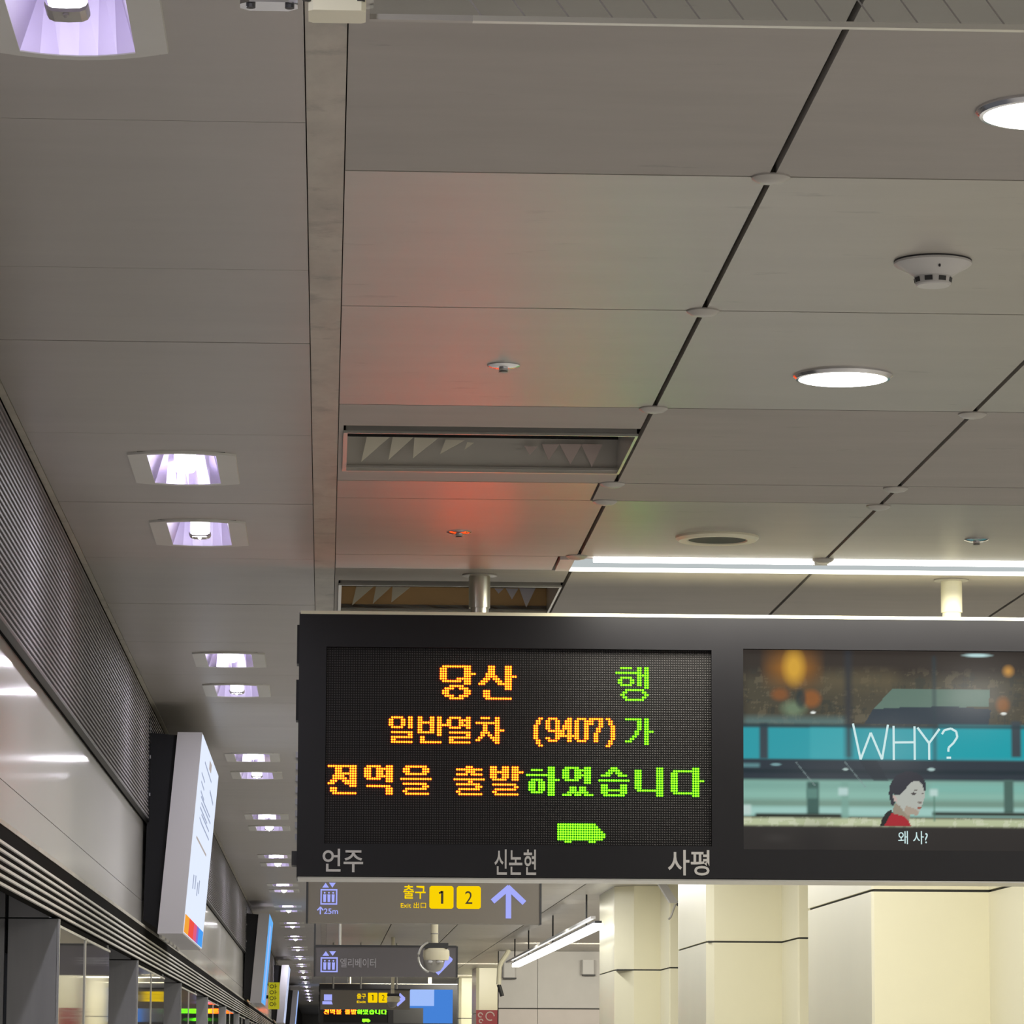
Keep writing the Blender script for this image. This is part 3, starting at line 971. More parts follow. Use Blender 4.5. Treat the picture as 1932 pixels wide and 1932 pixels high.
# turquoise band
paint(rect3(70, 662, 2600, 878, 3), (48, 158, 170))
paint(rect3(530, 662, 780, 878, 3), (62, 168, 178))
paint(rect3(1400, 662, 2600, 878, 3), (22, 160, 172))
paint(rect3(190, 640, 248, 878, 3), (60, 72, 80))
paint(rect3(1895, 640, 1960, 878, 3), (60, 72, 80))
paint(rect3(770, 155, 815, 880, 6), (52, 56, 62), 0.85)
paint(rect3(1366, 200, 1384, 960, 4), (44, 62, 70), 0.8)
paint(rect3(70, 645, 2600, 662, 3), (40, 62, 70))
paint(rect3(70, 878, 2600, 1018, 3), (46, 56, 66))
paint(rect3(70, 945, 2600, 965, 4), (24, 42, 50))
paint(rect3(70, 905, 190, 930, 3), (95, 140, 145))
paint(ell3(300, 915, 45, 12, 0.5), (120, 160, 165))
paint(ell3(770, 950, 26, 10, 0.5), (180, 205, 200))
paint(ell3(1350, 955, 32, 14, 0.5), (170, 200, 198))
# pale shopfront
paint(rect3(70, 1018, 2600, 1250, 3), (138, 186, 172))
paint(rect3(70, 1018, 2600, 1080, 6), (126, 172, 160))
paint(rect3(70, 1140, 2600, 1192, 5), (118, 152, 138))
paint(rect3(70, 1192, 2600, 1245, 4), (160, 204, 196))
paint(rect3(1340, 1050, 2600, 1110, 5), (128, 184, 172))
paint(rect3(508, 1030, 590, 1250, 3), (56, 92, 86))
paint(rect3(508, 1075, 580, 1140, 3), (88, 132, 122))
paint(rect3(1840, 1030, 1905, 1250, 3), (74, 104, 96))
paint(rect3(740, 1030, 790, 1310, 3), (120, 165, 152), 0.8)
paint(rect3(160, 1236, 740, 1264, 3), (34, 42, 34))
paint(rect3(1355, 1236, 2600, 1262, 3), (34, 42, 34))
paint(rect3(70, 1264, 2600, 1318, 3), (186, 196, 158))
paint(rect3(70, 1264, 2600, 1318, 3) * (nz > 0.55), (208, 214, 186), 0.7)
paint(rect3(720, 1072, 786, 1122, 3), (182, 212, 208))
paint(rect3(1338, 1086, 1392, 1132, 3), (188, 216, 210))
paint(rect3(1364, 1132, 1372, 1300, 2), (84, 128, 112))
paint(rect3(70, 1180, 132, 1245, 3), (190, 214, 208))
# sloping reflections
for a in ((430, 900, 560, 1060), (760, 900, 900, 1070)):
    paint(poly3([(a[0], a[1]), (a[0] + 10, a[1]), (a[2] + 10, a[3]), (a[2], a[3])]), (130, 150, 150), 0.55)
paint(poly3([(860, 890), (980, 890), (1060, 1030), (960, 1030)]), (34, 44, 54), 0.7)
# woman in a red top, seen from the side
paint(poly8([(735, 815), (760, 720), (820, 640), (890, 605), (900, 660), (840, 740), (795, 820)]), (34, 36, 36))
paint(poly8([(915, 560), (950, 515), (1060, 610), (1130, 690), (1120, 760), (900, 660)]), (150, 140, 122))
paint(poly8([(885, 655), (1060, 700), (1108, 755), (1140, 822), (785, 818), (830, 740)]), (168, 34, 46))
face = [(1240, 230), (1308, 285), (1328, 390), (1326, 460), (1312, 500), (1300, 530), (1290, 575), (1270, 610), (1255, 650), (1220, 690), (1150, 672), (1100, 690), (1050, 640), (1000, 570), (950, 525), (895, 440), (1000, 410), (1090, 320), (1150, 245)]
paint(poly8(face), (180, 184, 176))
paint(poly8([(1050, 640), (1100, 690), (1150, 672), (1220, 690), (1255, 650), (1200, 600), (1080, 560)]), (168, 150, 132), 0.8)
paint(poly8([(880, 545), (850, 400), (872, 270), (950, 160), (1090, 110), (1220, 125), (1315, 200), (1352, 300), (1335, 385), (1308, 330), (1290, 270), (1235, 232), (1150, 250), (1090, 320), (1005, 415), (900, 410), (930, 500), (920, 560)]), (46, 48, 58))
paint(poly8([(895, 420), (930, 425), (965, 480), (955, 520), (925, 500)]), (196, 176, 168))
paint(poly8([(1140, 395), (1180, 385), (1220, 395), (1200, 418), (1155, 418)]), (70, 66, 66))
paint(poly8([(1140, 355), (1200, 345), (1240, 362), (1200, 360)]), (90, 84, 80))
paint(poly8([(1290, 395), (1320, 385), (1322, 405), (1296, 412)]), (90, 86, 84))
paint(poly8([(1235, 512), (1290, 508), (1292, 530), (1255, 535)]), (128, 120, 112))
paint(poly8([(1225, 580), (1285, 572), (1280, 598), (1240, 604)]), (150, 88, 74))
# caption band
paint(rect3(60, 1318, 2600, 1486, 3), (44, 41, 40))
paint(rect3(510, 1318, 620, 1480, 30), (20, 20, 22), 0.8)
paint(ell3(300, 1400, 120, 40, 0.8), (60, 58, 56), 0.5)
me = bpy.data.meshes.new('picture')
gx = np.linspace(CX0 + 0.001, CX1 - 0.001, W_)
gz = np.linspace(CZ1 - 0.001, CZ0 + 0.001, H_)
Pv = np.zeros((H_, W_, 3))
Pv[..., 0] = gx[None, :]
Pv[..., 2] = gz[:, None]
o0 = np.array([(CX0 + CX1) / 2, 12.2136, (CZ0 + CZ1) / 2])
Pv[..., 1] = o0[1]
idx = np.arange(H_ * W_).reshape(H_, W_)
Fq = np.stack([idx[1:, :-1], idx[1:, 1:], idx[:-1, 1:], idx[:-1, :-1]], -1).reshape(-1, 4)
me.from_pydata((Pv.reshape(-1, 3) - o0).tolist(), [], Fq.tolist())
ca = me.color_attributes.new('picture', 'FLOAT_COLOR', 'POINT')
ca.data.foreach_set('color', np.concatenate([img.reshape(-1, 3), np.ones((H_ * W_, 1))], 1).ravel())
pm = bpy.data.materials.new('screen_picture')
pm.use_nodes = True
nt = pm.node_tree
pb = nt.nodes['Principled BSDF']
at = nt.nodes.new('ShaderNodeAttribute')
at.attribute_name = 'picture'
pb.inputs['Base Color'].default_value = (0.003, 0.003, 0.003, 1)
pb.inputs['Roughness'].default_value = 0.12
pb.inputs['Specular IOR Level'].default_value = 0.15
pb.inputs['Emission Strength'].default_value = 0.9
nt.links.new(at.outputs['Color'], pb.inputs['Emission Color'])
me.materials.append(pm)
link_obj('picture', me, o0, lcd)


def w3(zx, zy):
    """zoom pixel on the picture -> board x, z"""
    x, y = lp(1380 + zx / 3.5, 1180 + zy / 3.5)
    return CX0 + x / W_ * (CX1 - CX0), CZ1 - y / H_ * (CZ1 - CZ0)


yA, yB = 12.2112, 12.2132
for letter in ([[(825, 650), (875, 890), (945, 712), (1020, 890), (1062, 660)]], [[(1100, 668), (1100, 895)], [(1242, 672), (1242, 895)], [(1100, 778), (1242, 778)]],
               [[(1262, 680), (1340, 785), (1340, 895)], [(1412, 690), (1340, 785)]],
               [[(1428, 725), (1445, 698), (1490, 688), (1525, 708), (1532, 745), (1505, 785), (1472, 815), (1470, 842)], [(1458, 882), (1488, 882)]]):
    mb = MB()
    for line in letter:
        for a, b in zip(line[:-1], line[1:]):
            stroke(mb, w3(*a), w3(*b), 0.0065, yA, yB)
    mb.build('lettering', 'white_glow', lcd)
a, b = w3(1125, 1452), w3(1325, 1368)
text_mb('\uc65c \uc0ac?', a[0], b[0], a[1], b[1], 12.2120, bold=0.004).build('lettering', 'white_glow', lcd)

# the second board of the same kind, far down the platform
board2, lcd2 = departure_board(74.0, 'tiny distant departure board with orange and green text under the far exit sign', False)
MB().box(CX0 + 0.3, CX1, 74.010, 74.0135, CZ0, CZ1).build('picture', 'far_blue', lcd2)
MB().box(CX0 + 0.3, CX0 + 0.75, 74.008, 74.0095, CZ1 - 0.3, CZ1).build('picture', 'lb_sky', lcd2)
MB().box(CX0, CX0 + 0.55, 74.006, 74.0075, CZ0, CZ1 - 0.34).build('picture', 'dark_plastic', lcd2)

# ------------------------------------------------------------------ hanging signs


def rods(t, xs, y, z0, m='alu'):
    for x in xs:
        MB().lathe([(0.012, z0), (0.012, 1.499)], (x, y, 0), 10).build('hanging_rod', m, t)


def lift_icon(t, x0, x1, z0, z1, y, m='lavender'):
    """lift car with three riders, arrows above"""
    w, h = x1 - x0, z1 - z0
    ym, yn = y, y + 0.002
    zb = z0 + 0.70 * h
    mb = MB()
    for a, b, c, d in ((x0, x1, zb - 0.07 * h, zb), (x0, x1, z0, z0 + 0.06 * h), (x0, x0 + 0.08 * w, z0, zb), (x1 - 0.08 * w, x1, z0, zb)):
        mb.prism([(a, c), (b, c), (b, d), (a, d)], ym, yn, 'y')
    mb.build('pictogram', m, t)
    for k in range(3):
        cx = x0 + w * (0.25 + 0.25 * k)
        mb = MB()
        mb.prism([(cx - 0.075 * w, z0 + 0.12 * h), (cx + 0.075 * w, z0 + 0.12 * h), (cx + 0.09 * w, z0 + 0.46 * h), (cx - 0.09 * w, z0 + 0.46 * h)], ym, yn, 'y')
        mb.prism([(cx + 0.055 * w * math.cos(q), z0 + 0.53 * h + 0.055 * w * math.sin(q)) for q in [i * math.pi / 4 for i in range(8)]], ym, yn, 'y')
        mb.build('pictogram', m, t)
    for cx, s in ((x0 + 0.3 * w, 1), (x0 + 0.7 * w, -1)):
        zc = z0 + 0.87 * h
        d = 0.11 * h * s
        p = [(cx - 0.2 * w, zc - d), (cx + 0.2 * w, zc - d), (cx, zc + d)]
        if s < 0:
            p.reverse()
        MB().prism(p, ym, yn, 'y').build('pictogram', m, t)


def exit_boxes(t, y, xs, z0, z1, digits):
    for (a, b), d in zip(xs, digits):
        c = 0.008
        pts = [(a + c, z0), (b - c, z0), (b, z0 + c), (b, z1 - c), (b - c, z1), (a + c, z1), (a, z1 - c), (a, z0 + c)]
        p = MB().prism(pts, y, y + 0.003, 'y').build('number_plate', 'yellow', t)
        cx, w = (a + b) / 2, (b - a)
        ww = 0.07 * w if d == '1' else 0.15 * w
        if d == '1':
            zb, zt, hh = z0 + 0.22 * (z1 - z0), z1 - 0.22 * (z1 - z0), 0.10 * w
            mb = MB()
            stroke(mb, (cx + 0.03 * w, zb), (cx + 0.03 * w, zt), hh, y - 0.0012, y)
            stroke(mb, (cx - 0.10 * w, zt - 0.10 * w), (cx + 0.03 * w, zt - 0.02 * w), hh * 0.8, y - 0.0012, y)
            mb.build('digit', 'dark_text', p)
            continue
        text_mb(d, cx - ww, cx + ww, z0 + 0.22 * (z1 - z0), z1 - 0.22 * (z1 - z0), y - 0.0012).build('digit', 'dark_text', p)


# exit sign at y = 19
sy = 19.0
t = thing('exit_sign', (0.47, sy, 0.636), 'brown hanging exit sign with two yellow number plates and an up arrow', 'sign')
MB().box(-0.088, 1.028, sy, sy + 0.12, 0.636, 0.862).build('panel', 'sign_brown', t)
MB().box(-0.090, -0.080, sy - 0.004, sy + 0.125, 0.634, 0.864).build('end_cap', 'dark_plastic', t)
MB().box(1.022, 1.031, sy - 0.004, sy + 0.125, 0.634, 0.864).build('end_cap', 'dark_plastic', t)
rods(t, (0.12, 0.82), sy + 0.06, 0.862)
ys = sy - 0.003
lift_icon(t, -0.022, 0.058, 0.722, 0.828, ys)
text_mb('25m', -0.005, 0.062, 0.678, 0.704, ys, bold=0.01).build('lettering', 'lavender', t)
mb = MB()
stroke(mb, (-0.022, 0.676), (-0.022, 0.708), 0.006, ys, ys + 0.002)
stroke(mb, (-0.036, 0.695), (-0.021, 0.711), 0.006, ys, ys + 0.002)
stroke(mb, (-0.008, 0.695), (-0.022, 0.711), 0.006, ys, ys + 0.002)
mb.build('arrow', 'lavender', t)
text_mb('\ucd9c\uad6c', 0.372, 0.478, 0.752, 0.818, ys, bold=0.012).build('lettering', 'yellow', t)
text_mb('Exit \u51fa\u53e3', 0.36, 0.48, 0.708, 0.736, ys, bold=0.006).build('lettering', 'yellow', t)
exit_boxes(t, ys, ((0.496, 0.611), (0.626, 0.741)), 0.706, 0.814, '12')
mb = MB()
stroke(mb, (0.873, 0.662), (0.873, 0.81), 0.026, ys, ys + 0.002)
stroke(mb, (0.797, 0.742), (0.878, 0.812), 0.026, ys - 0.0005, ys + 0.0015)
stroke(mb, (0.949, 0.736), (0.868, 0.812), 0.026, ys - 0.001, ys + 0.001)
mb.build('arrow', 'lavender', t)

# lift sign at y = 31.5
sy = 31.5
t = thing('lift_sign', (0.48, sy, 0.635), 'dark hanging sign with a white lift symbol, behind the dome camera', 'sign')
MB().box(-0.08, 1.045, sy, sy + 0.12, 0.635, 0.872).build('panel', 'sign_dark', t)
MB().box(-0.084, -0.07, sy - 0.006, sy + 0.13, 0.632, 1.10).build('end_cap', 'dark_plastic', t)
MB().box(1.038, 1.05, sy - 0.006, sy + 0.13, 0.632, 0.876).build('end_cap', 'dark_plastic', t)
MB().box(-0.07, 1.04, sy - 0.004, sy + 0.125, 0.866, 0.882).build('top_rail', 'dark_plastic', t)
rods(t, (0.12, 0.85), sy + 0.06, 0.872)
ys = sy - 0.003
lift_icon(t, -0.030, 0.105, 0.668, 0.836, ys)
text_mb('\uc5d8\ub9ac\ubca0\uc774\ud130', 0.125, 0.405, 0.706, 0.778, ys, bold=0.006).build('lettering', 'grey_text', t)
mb = MB()
stroke(mb, (0.79, 0.768), (0.985, 0.768), 0.036, ys, ys + 0.002)
stroke(mb, (0.895, 0.855), (1.0, 0.762), 0.036, ys - 0.0005, ys + 0.0015)
stroke(mb, (0.885, 0.662), (0.995, 0.776), 0.036, ys - 0.001, ys + 0.001)
mb.build('arrow', 'lavender', t)

# far exit sign at y = 52.5
sy = 52.5
t = thing('exit_sign', (0.53, sy, 0.63), 'small far exit sign with two yellow plates above the distant board', 'sign')
MB().box(-0.047, 1.125, sy, sy + 0.12, 0.63, 0.885).build('panel', 'sign_brown', t)
MB().box(-0.05, 1.13, sy - 0.01, sy + 0.125, 0.885, 0.90).build('top_rail', 'dark_plastic', t)
rods(t, (0.12, 0.48, 0.95), sy + 0.06, 0.90, 'vent_grey')
ys = sy - 0.004
MB().prism([(0.00, 0.745), (0.105, 0.745), (0.105, 0.825), (0.00, 0.825)], ys, ys + 0.003, 'y').build('pictogram', 'lavender', t)
MB().prism([(-0.02, 0.695), (0.115, 0.695), (0.10, 0.735), (-0.02, 0.735)], ys, ys + 0.003, 'y').build('pictogram', 'lavender', t)
text_mb('\ucd9c\uad6c', 0.43, 0.55, 0.77, 0.84, ys, bold=0.02).build('lettering', 'yellow', t)
text_mb('Exit', 0.43, 0.55, 0.715, 0.745, ys, bold=0.02).build('lettering', 'yellow', t)
exit_boxes(t, ys, ((0.575, 0.70), (0.715, 0.835)), 0.72, 0.85, '12')
mb = MB()
stroke(mb, (0.90, 0.77), (1.05, 0.77), 0.035, ys, ys + 0.002)
stroke(mb, (0.985, 0.835), (1.055, 0.77), 0.035, ys - 0.0005, ys + 0.0015)
stroke(mb, (0.955, 0.685), (1.055, 0.775), 0.035, ys - 0.001, ys + 0.001)
mb.build('arrow', 'lavender', t)

# ------------------------------------------------------------------ dome cameras on poles


def dome_camera(x, y, zt, s, label, ring):
    """housing top at height zt, scale s"""
    t = thing('dome_camera', (x, y, zt - 0.2 * s), label, 'camera')
    MB().lathe([(0.024 * s, zt), (0.024 * s, 1.499)], (x, y, 0), 14).build('pole', 'cream_plastic', t, smooth=True)
    MB().lathe([(0.027 * s, zt + 0.06 * s), (0.027 * s, zt + 0.066 * s)], (x, y, 0), 14).build('pole_joint', 'vent_grey', t)
    MB().box(x - 0.075 * s, x + 0.092 * s, y - 0.05 * s, y + 0.05 * s, zt - 0.035 * s, zt).build('mounting_bar', 'dark_plastic', t)
    MB().lathe([(0.07 * s, -0.035 * s), (0.088 * s, -0.05 * s), (0.09 * s, -0.085 * s), (0.082 * s, -0.115 * s)], (x + 0.012 * s, y, zt), 24).build('housing', 'cream_plastic', t, smooth=True)
    MB().lathe([(0.075 * s, -0.115 * s), (0.066 * s, -0.155 * s), (0.045 * s, -0.185 * s), (0.0, -0.2 * s)], (x - 0.004 * s, y, zt), 24).build('dome', 'vent_grey', t, smooth=True)
    if ring:
        pts = [(x - 0.012 + 0.098 * s * math.cos(a), y - 0.06 * s, zt - 0.095 * s + 0.105 * s * math.sin(a)) for a in [math.radians(110 + 12 * k) for k in range(13)]]
        MB().tube(pts, 0.009 * s, 8).build('guard_ring', 'alu', t)
        for dxx, w in ((-0.03, 0.018), (0.035, 0.026)):
            MB().lathe([(0.0, 0.012), (w * 0.8, 0.008), (w, 0.0), (w * 0.7, -0.008), (0.0, -0.01)], (x + dxx * s, y - 0.075 * s, zt - 0.128 * s), 12).build('lamp', 'white_plastic', t, smooth=True)


dome_camera(0.742, 27.0, 0.772, 1.0, 'cream dome camera on a pole in front of the lift sign', True)
dome_camera(0.855, 50.0, 0.80, 0.9, 'small far dome camera on a pole beside the distant exit sign', False)

# ------------------------------------------------------------------ light boxes on the left wall


def light_box(y0, label, face, ads):
    L = 2.6
    xa, xb, xc, xd = -0.637, -0.532, -0.709, -0.602      # top wall side / top front / bottom wall side / bottom front
    z1, z0 = 1.376, 0.520
    t = thing('light_box', (-0.64, y0 + L / 2, z0), label, 'light box', 'advertising light boxes along the left wall')
    MB().hexa([(xc, y0, z0), (xd, y0, z0), (xd, y0 + L, z0), (xc, y0 + L, z0), (xa, y0, z1), (xb, y0, z1), (xb, y0 + L, z1), (xa, y0 + L, z1)]).build('case', 'lb_case', t)

    def P(s, h, off):
        """point on the lit face: s along the platform 0..1, h up 0..1, off outwards"""
        x = xd + (xb - xd) * h
        z = z0 + (z1 - z0) * h
        n = Vector((z1 - z0, 0, -(xb - xd))).normalized()
        return (x + n.x * off, y0 + L * s, z + n.z * off)

    def patch(name, m, s0, s1, h0, h1, off, shear=0.0):
        q = [P(s0, h0, 0.0005), P(s1, h0 + shear, 0.0005), P(s1, h1 + shear, 0.0005), P(s0, h1, 0.0005),
             P(s0, h0, off), P(s1, h0 + shear, off), P(s1, h1 + shear, off), P(s0, h1, off)]
        mb = MB()
        mb.add(q, [(0, 3, 2, 1), (4, 5, 6, 7), (0, 1, 5, 4), (1, 2, 6, 5), (2, 3, 7, 6), (3, 0, 4, 7)])
        return mb.build(name, m, t)
    patch('poster', face, 0.01, 0.99, 0.008, 0.992, 0.003)
    for a in ads:
        patch(*a)
    # black bracket between the case and the wall
    MB().hexa([(-0.772, y0 + 0.04, z0 + 0.06), (xc, y0 + 0.04, z0 + 0.02), (xc, y0 + 0.1, z0 + 0.02), (-0.772, y0 + 0.1, z0 + 0.06),
               (-0.755, y0 + 0.04, z1), (xa, y0 + 0.04, z1 - 0.01), (xa, y0 + 0.1, z1 - 0.01), (-0.755, y0 + 0.1, z1)]).build('bracket', 'black', t)
    MB().hexa([(-0.772, y0 + L - 0.1, z0 + 0.06), (xc, y0 + L - 0.1, z0 + 0.02), (xc, y0 + L - 0.04, z0 + 0.02), (-0.772, y0 + L - 0.04, z0 + 0.06),
               (-0.755, y0 + L - 0.1, z1), (xa, y0 + L - 0.1, z1 - 0.01), (xa, y0 + L - 0.04, z1 - 0.01), (-0.755, y0 + L - 0.04, z1)]).build('bracket', 'black', t)
    MB().box(-0.775, -0.752, y0 - 0.05, y0 + 0.03, 1.05, 1.43).build('mounting_plate', 'black', t)
    for zz in (1.10, 1.26, 1.38):
        MB().box(-0.754, -0.748, y0 - 0.035, y0 - 0.02, zz, zz + 0.014).build('bolt', 'steel', t)
    # row of white clips along the lower wall edge
    for k in range(5):
        MB().box(xc + 0.0, xc + 0.012, y0 + 0.2 + 0.45 * k, y0 + 0.5 + 0.45 * k, z0 - 0.012, z0).build('clip', 'white_plastic', t)
    return t


ads1 = [('lettering', 'ink_grey', 0.22, 0.62, 0.895, 0.905, 0.004, -0.02), ('lettering', 'ink_brown', 0.45, 0.56, 0.915, 0.96, 0.004, 0.0),
        ('lettering', 'ink_grey', 0.60, 0.82, 0.82, 0.835, 0.004, -0.03)]
for k, (s0, s1, h) in enumerate(((0.12, 0.30, 0.82), (0.14, 0.30, 0.78), (0.16, 0.34, 0.735), (0.2, 0.72, 0.715), (0.24, 0.78, 0.69), (0.2, 0.6, 0.66), (0.3, 0.74, 0.64), (0.22, 0.36, 0.61), (0.34, 0.78, 0.60))):
    ads1.append(('lettering', 'ink_grey', s0, s1, h, h + 0.009, 0.004, -0.012))
ads1.append(('lettering', 'ink_brown', 0.16, 0.72, 0.50, 0.512, 0.004, -0.01))
for k, (s0, h) in enumerate(((0.2, 0.25), (0.3, 0.26), (0.42, 0.24), (0.5, 0.26))):
    ads1.append(('lettering', 'ink_grey', s0, s0 + 0.03, h, h + 0.07, 0.004, 0.0))
for k, c in enumerate(('orange', 'red', 'pink', 'violet', 'azure')):
    a = (0.01, 0.2, 0.44, 0.60, 0.70, 0.96)
    ads1.append(('colour_bar', 'ink_' + c, a[k], a[k + 1], 0.010, 0.098, 0.0045, 0.0))
light_box(17.0, 'large white light box with a colour-striped foot on the left wall', 'lb_white', ads1)
light_box(38.5, 'blue-lit light box on the left wall, second from the camera', 'lb_blue', [('lettering', 'lb_sky', 0.3, 0.6, 0.05, 0.9, 0.004, 0.0)])
light_box(60.0, 'pale narrow light box on the left wall beyond the yellow sign', 'lb_pale', [('lettering', 'ink_grey', 0.3, 0.5, 0.1, 0.6, 0.004, 0.0)])
light_box(82.0, 'farthest light box on the left wall, a thin pale blue sliver', 'lb_sky', [])

t = thing('wall_sign', (-0.60, 48.0, 0.575), 'yellow-green sign with brown lettering between the blue and the pale light box', 'sign')
MB().box(-0.665, -0.532, 48.0, 48.03, 0.575, 0.893).build('panel', 'yellow_sign', t)
MB().box(-0.775, -0.66, 48.005, 48.025, 0.70, 0.74).build('bracket', 'black', t)
for k in range(4):
    zc = 0.845 - 0.07 * k
    mb = MB()
    pts = [(-0.625 + 0.022 * math.cos(q), zc + 0.02 * math.sin(q)) for q in [i * math.pi / 5 for i in range(11)]]
    for p, q in zip(pts[:-1], pts[1:]):
        stroke(mb, p, q, 0.008, 47.996, 48.0)
    stroke(mb, (-0.585, zc - 0.025), (-0.585, zc + 0.03), 0.007, 47.996, 48.0)
    stroke(mb, (-0.585, zc), (-0.565, zc + 0.002), 0.007, 47.996, 48.0)
    mb.build('lettering', 'dark_text', t)

# ------------------------------------------------------------------ cream clad columns along the right


def column(y, zs, wf, depth, label, wing, side, ch=0.04):
    """clad column: front face of width wf at y, panel joint at zs, a wing standing forward on its right"""
    x0, x1 = 2.53, 2.53 + wf
    t = thing('column', (x0 + wf / 2, y + depth / 2, -1.65), label, 'column', 'cream clad columns along the platform')
    for za, zb in ((-1.65, zs - 0.006), (zs + 0.006, 1.498)):
        MB().bevel_box(x0, x1 + 0.5, y, y + depth, za, zb, ch).build('cladding', 'cream', t)
        MB().bevel_box(x1, x1 + 1.6, y - wing, y + depth - 0.2, za, zb, 0.01).build('cladding', 'cream', t)
    MB().box(x0 + 0.012, x1 + 1.5, y + 0.012, y + depth - 0.012, zs - 0.006, zs + 0.006).build('joint', 'dark_joint', t)
    MB().box(x1 + 0.012, x1 + 1.5, y - wing + 0.012, y, zs - 0.006, zs + 0.006).build('joint', 'dark_joint', t)
    # joint between the cladding sheets of the left flank
    return t


column(18.4, 0.782, 0.548, 2.45, 'cream clad column nearest the camera, at the right below the board', 1.2, 0, 0.012)
column(26.4, 0.775, 0.50, 2.2, 'cream clad column second from the camera below the picture screen', 0.9, 0, 0.05)
column(34.7, 0.771, 0.39, 2.2, 'cream clad column third from the camera, left of the others', 0.9, 0, 0.16)
column(66.6, 0.75, 0.36, 2.0, 'small far cream column carrying the red board', 0.02, 0, 0.05)
column(75.2, 0.75, 0.36, 2.0, 'farthest cream column at the right end of the distant board', 0.02, 0, 0.05)

# right side wall behind the columns and the end wall of the stair hall
MB().box(5.9, 6.1, -8.0, 140.0, -1.65, 1.498).build('wall_right', 'wall', kind='structure')
bw = MB().box(2.44, 5.9, 56.05, 56.3, -1.65, 1.498).build('wall_back', 'dark_joint', kind='structure')
xs_ = [2.44, 2.99, 4.4, 5.9]
for a, b in zip(xs_[:-1], xs_[1:]):
    MB().box(a + 0.003, b - 0.003, 56.02, 56.05, 0.706, 1.497).build('panel', 'wall', bw)
    MB().box(a + 0.003, b - 0.003, 56.02, 56.05, -1.65, 0.690).build('panel', 'wall_pink', bw)
MB().box(-0.95, 6.1, 139.8, 140.0, -1.65, 1.73).build('wall_far', 'wall', kind='structure')

# long hanging light of the stair hall
t = thing('hanging_light', (2.4, 43, 1.15), 'long white tube light hanging along the platform beside the third column', 'lamp')
seg = [35.0, 36.6, 40.2, 43.6, 47.0, 50.2]
for a, b in zip(seg[:-1], seg[1:]):
    MB().bevel_box(2.355, 2.445, a + 0.02, b - 0.02, 1.140, 1.185, 0.006).build('diffuser', 'tube', t)
MB().box(2.37, 2.43, 35.0, 50.6, 1.186, 1.205).build('rail', 'dark_plastic', t)
MB().box(2.335, 2.375, 35.0, 51.5, 1.222, 1.245).build('cable_tray', 'white_plastic', t)
for y in (36.6, 42.0, 47.0, 50.4):
    MB().lathe([(0.008, 1.2), (0.008, 1.499)], (2.4, y, 0), 8).build('hanging_rod', 'dark_plastic', t)

for x, zc, lab in ((2.585, 1.225, 'white wall speaker on the grey end wall, left one beside the pipe'), (3.69, 1.275, 'white wall speaker on the grey end wall, right one beside the third column')):
    t = thing('wall_speaker', (x, 56.0, zc), lab, 'speaker', 'wall speakers')
    MB().bevel_box(x - 0.095, x + 0.095, 55.84, 56.02, zc - 0.1, zc + 0.1, 0.02).build('case', 'white_plastic', t)
    MB().box(x - 0.075, x + 0.10, 55.86, 56.03, zc - 0.118, zc - 0.1).build('bracket', 'dark_plastic', t)

t = thing('pipe', (2.42, 55.5, 1.0), 'pale bent conduit with a dark lower end at the left of the end wall', 'pipe')
MB().tube([(2.56, 55.5, 1.499), (2.53, 55.5, 1.44), (2.455, 55.5, 1.33), (2.43, 55.5, 1.26), (2.42, 55.5, 1.02)], 0.035, 10).build('conduit', 'pole_cream', t, smooth=True)
MB().tube([(2.42, 55.5, 1.02), (2.44, 55.5, 0.96), (2.47, 55.5, 0.86)], 0.03, 10).build('flexible_end', 'dark_plastic', t, smooth=True)

t = thing('red_board', (2.73, 66.5, 0.3), 'red board with pale round symbols at the foot of the far column', 'sign')
MB().box(2.53, 2.90, 66.52, 66.58, 0.2, 0.80).build('panel', 'red', t)
for cx, cz, r in ((2.60, 0.72, 0.035), (2.61, 0.62, 0.03), (2.76, 0.70, 0.07)):
    mb = MB()
    pts = [(cx + r * math.cos(q), cz + r * math.sin(q)) for q in [i * math.pi / 6 for i in range(11)]]
    for p, q in zip(pts[:-1], pts[1:]):
        stroke(mb, p, q, 0.018, 66.512, 66.52)
    mb.build('symbol', 'pale_print', t)

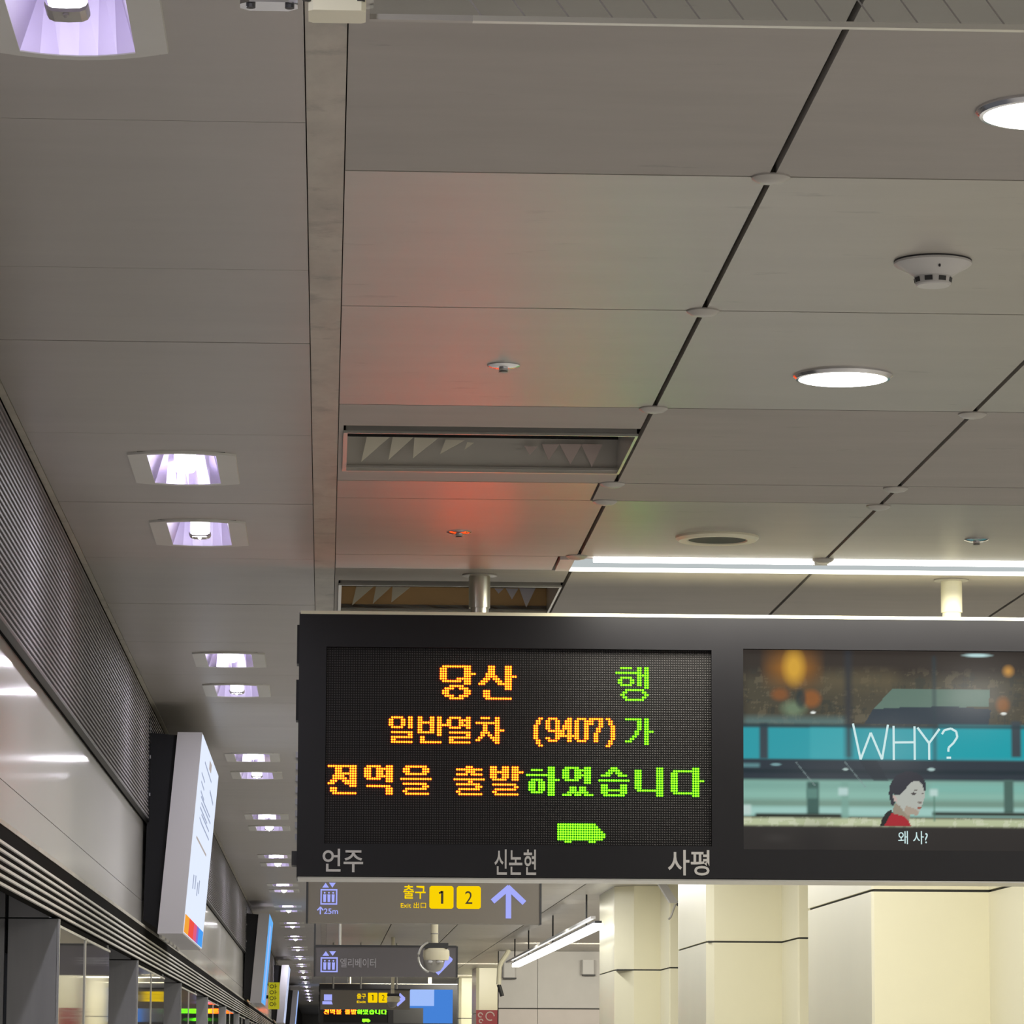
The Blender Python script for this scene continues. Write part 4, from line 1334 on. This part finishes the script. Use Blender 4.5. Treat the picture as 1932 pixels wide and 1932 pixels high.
# small bullet camera at the head of the third column
t = thing('bullet_camera', (2.86, 33.6, 1.1), 'small white bullet camera at the head of the third column', 'camera')
MB().hexa([(2.885, 33.3, 1.30), (2.955, 33.3, 1.30), (2.955, 33.42, 1.30), (2.885, 33.42, 1.30), (2.80, 33.5, 1.47), (2.87, 33.5, 1.47), (2.87, 33.62, 1.47), (2.80, 33.62, 1.47)]).build('case', 'white_plastic', t)
MB().tube([(2.96, 33.35, 1.28), (3.0, 33.4, 1.38), (3.0, 33.45, 1.499)], 0.02, 8).build('arm', 'dark_plastic', t)
MB().tube([(2.93, 33.3, 1.29), (2.89, 33.3, 1.18), (2.87, 33.3, 1.16)], 0.008, 8).build('cable', 'vent_grey', t)

# ------------------------------------------------------------------ glass smoke curtain across the top of the frame
t = thing('smoke_curtain', (1.5, 5.0, 1.33), 'hanging wired glass smoke curtain across the top edge of the photo', 'smoke curtain')
gl = MB().box(0.045, 5.0, 4.997, 5.003, 1.334, 1.499).build('glass_sheet', 'glass', t)
mb = MB()
x = -0.10
while x < 5.0:
    p0, p1 = (x, 1.499), (x + 0.165 * 0.72, 1.335)
    if p0[0] > 0.05:
        stroke(mb, p0, p1, 0.0022, 4.9962, 4.9968)
    x += 0.0567
mb.build('wire_mesh', 'wire', gl, kind='stuff')
MB().box(0.045, 0.178, 4.994, 5.006, 1.327, 1.3345).build('bottom_rail', 'vent_grey', t)  # same rail; its darker reflection here is put into the colour
MB().box(0.178, 5.0, 4.994, 5.006, 1.327, 1.3345).build('bottom_rail', 'alu', t)
t = thing('curtain_bracket', (-0.03, 5.0, 1.33), 'cream and chrome end bracket of the glass curtain, cut off by the top edge', 'bracket')
MB().bevel_box(-0.034, 0.040, 4.965, 5.03, 1.3305, 1.3455, 0.006).build('plate', 'pole_cream', t)
MB().bevel_box(-0.034, 0.050, 4.975, 5.025, 1.3485, 1.499, 0.006).build('clamp', 'white_plastic', t)
MB().bevel_box(-0.122, -0.048, 4.975, 5.02, 1.3425, 1.499, 0.012).build('guide_tube', 'chrome', t)
for x in (-0.108, -0.058):
    MB().lathe([(0.006, 1.337), (0.006, 1.344)], (x, 4.985, 0), 10).build('screw', 'dark_plastic', t)
for x in (-0.036, 0.033):
    MB().lathe([(0.0055, 1.343), (0.0055, 1.352)], (x, 4.968, 0), 10).build('screw', 'dark_plastic', t)
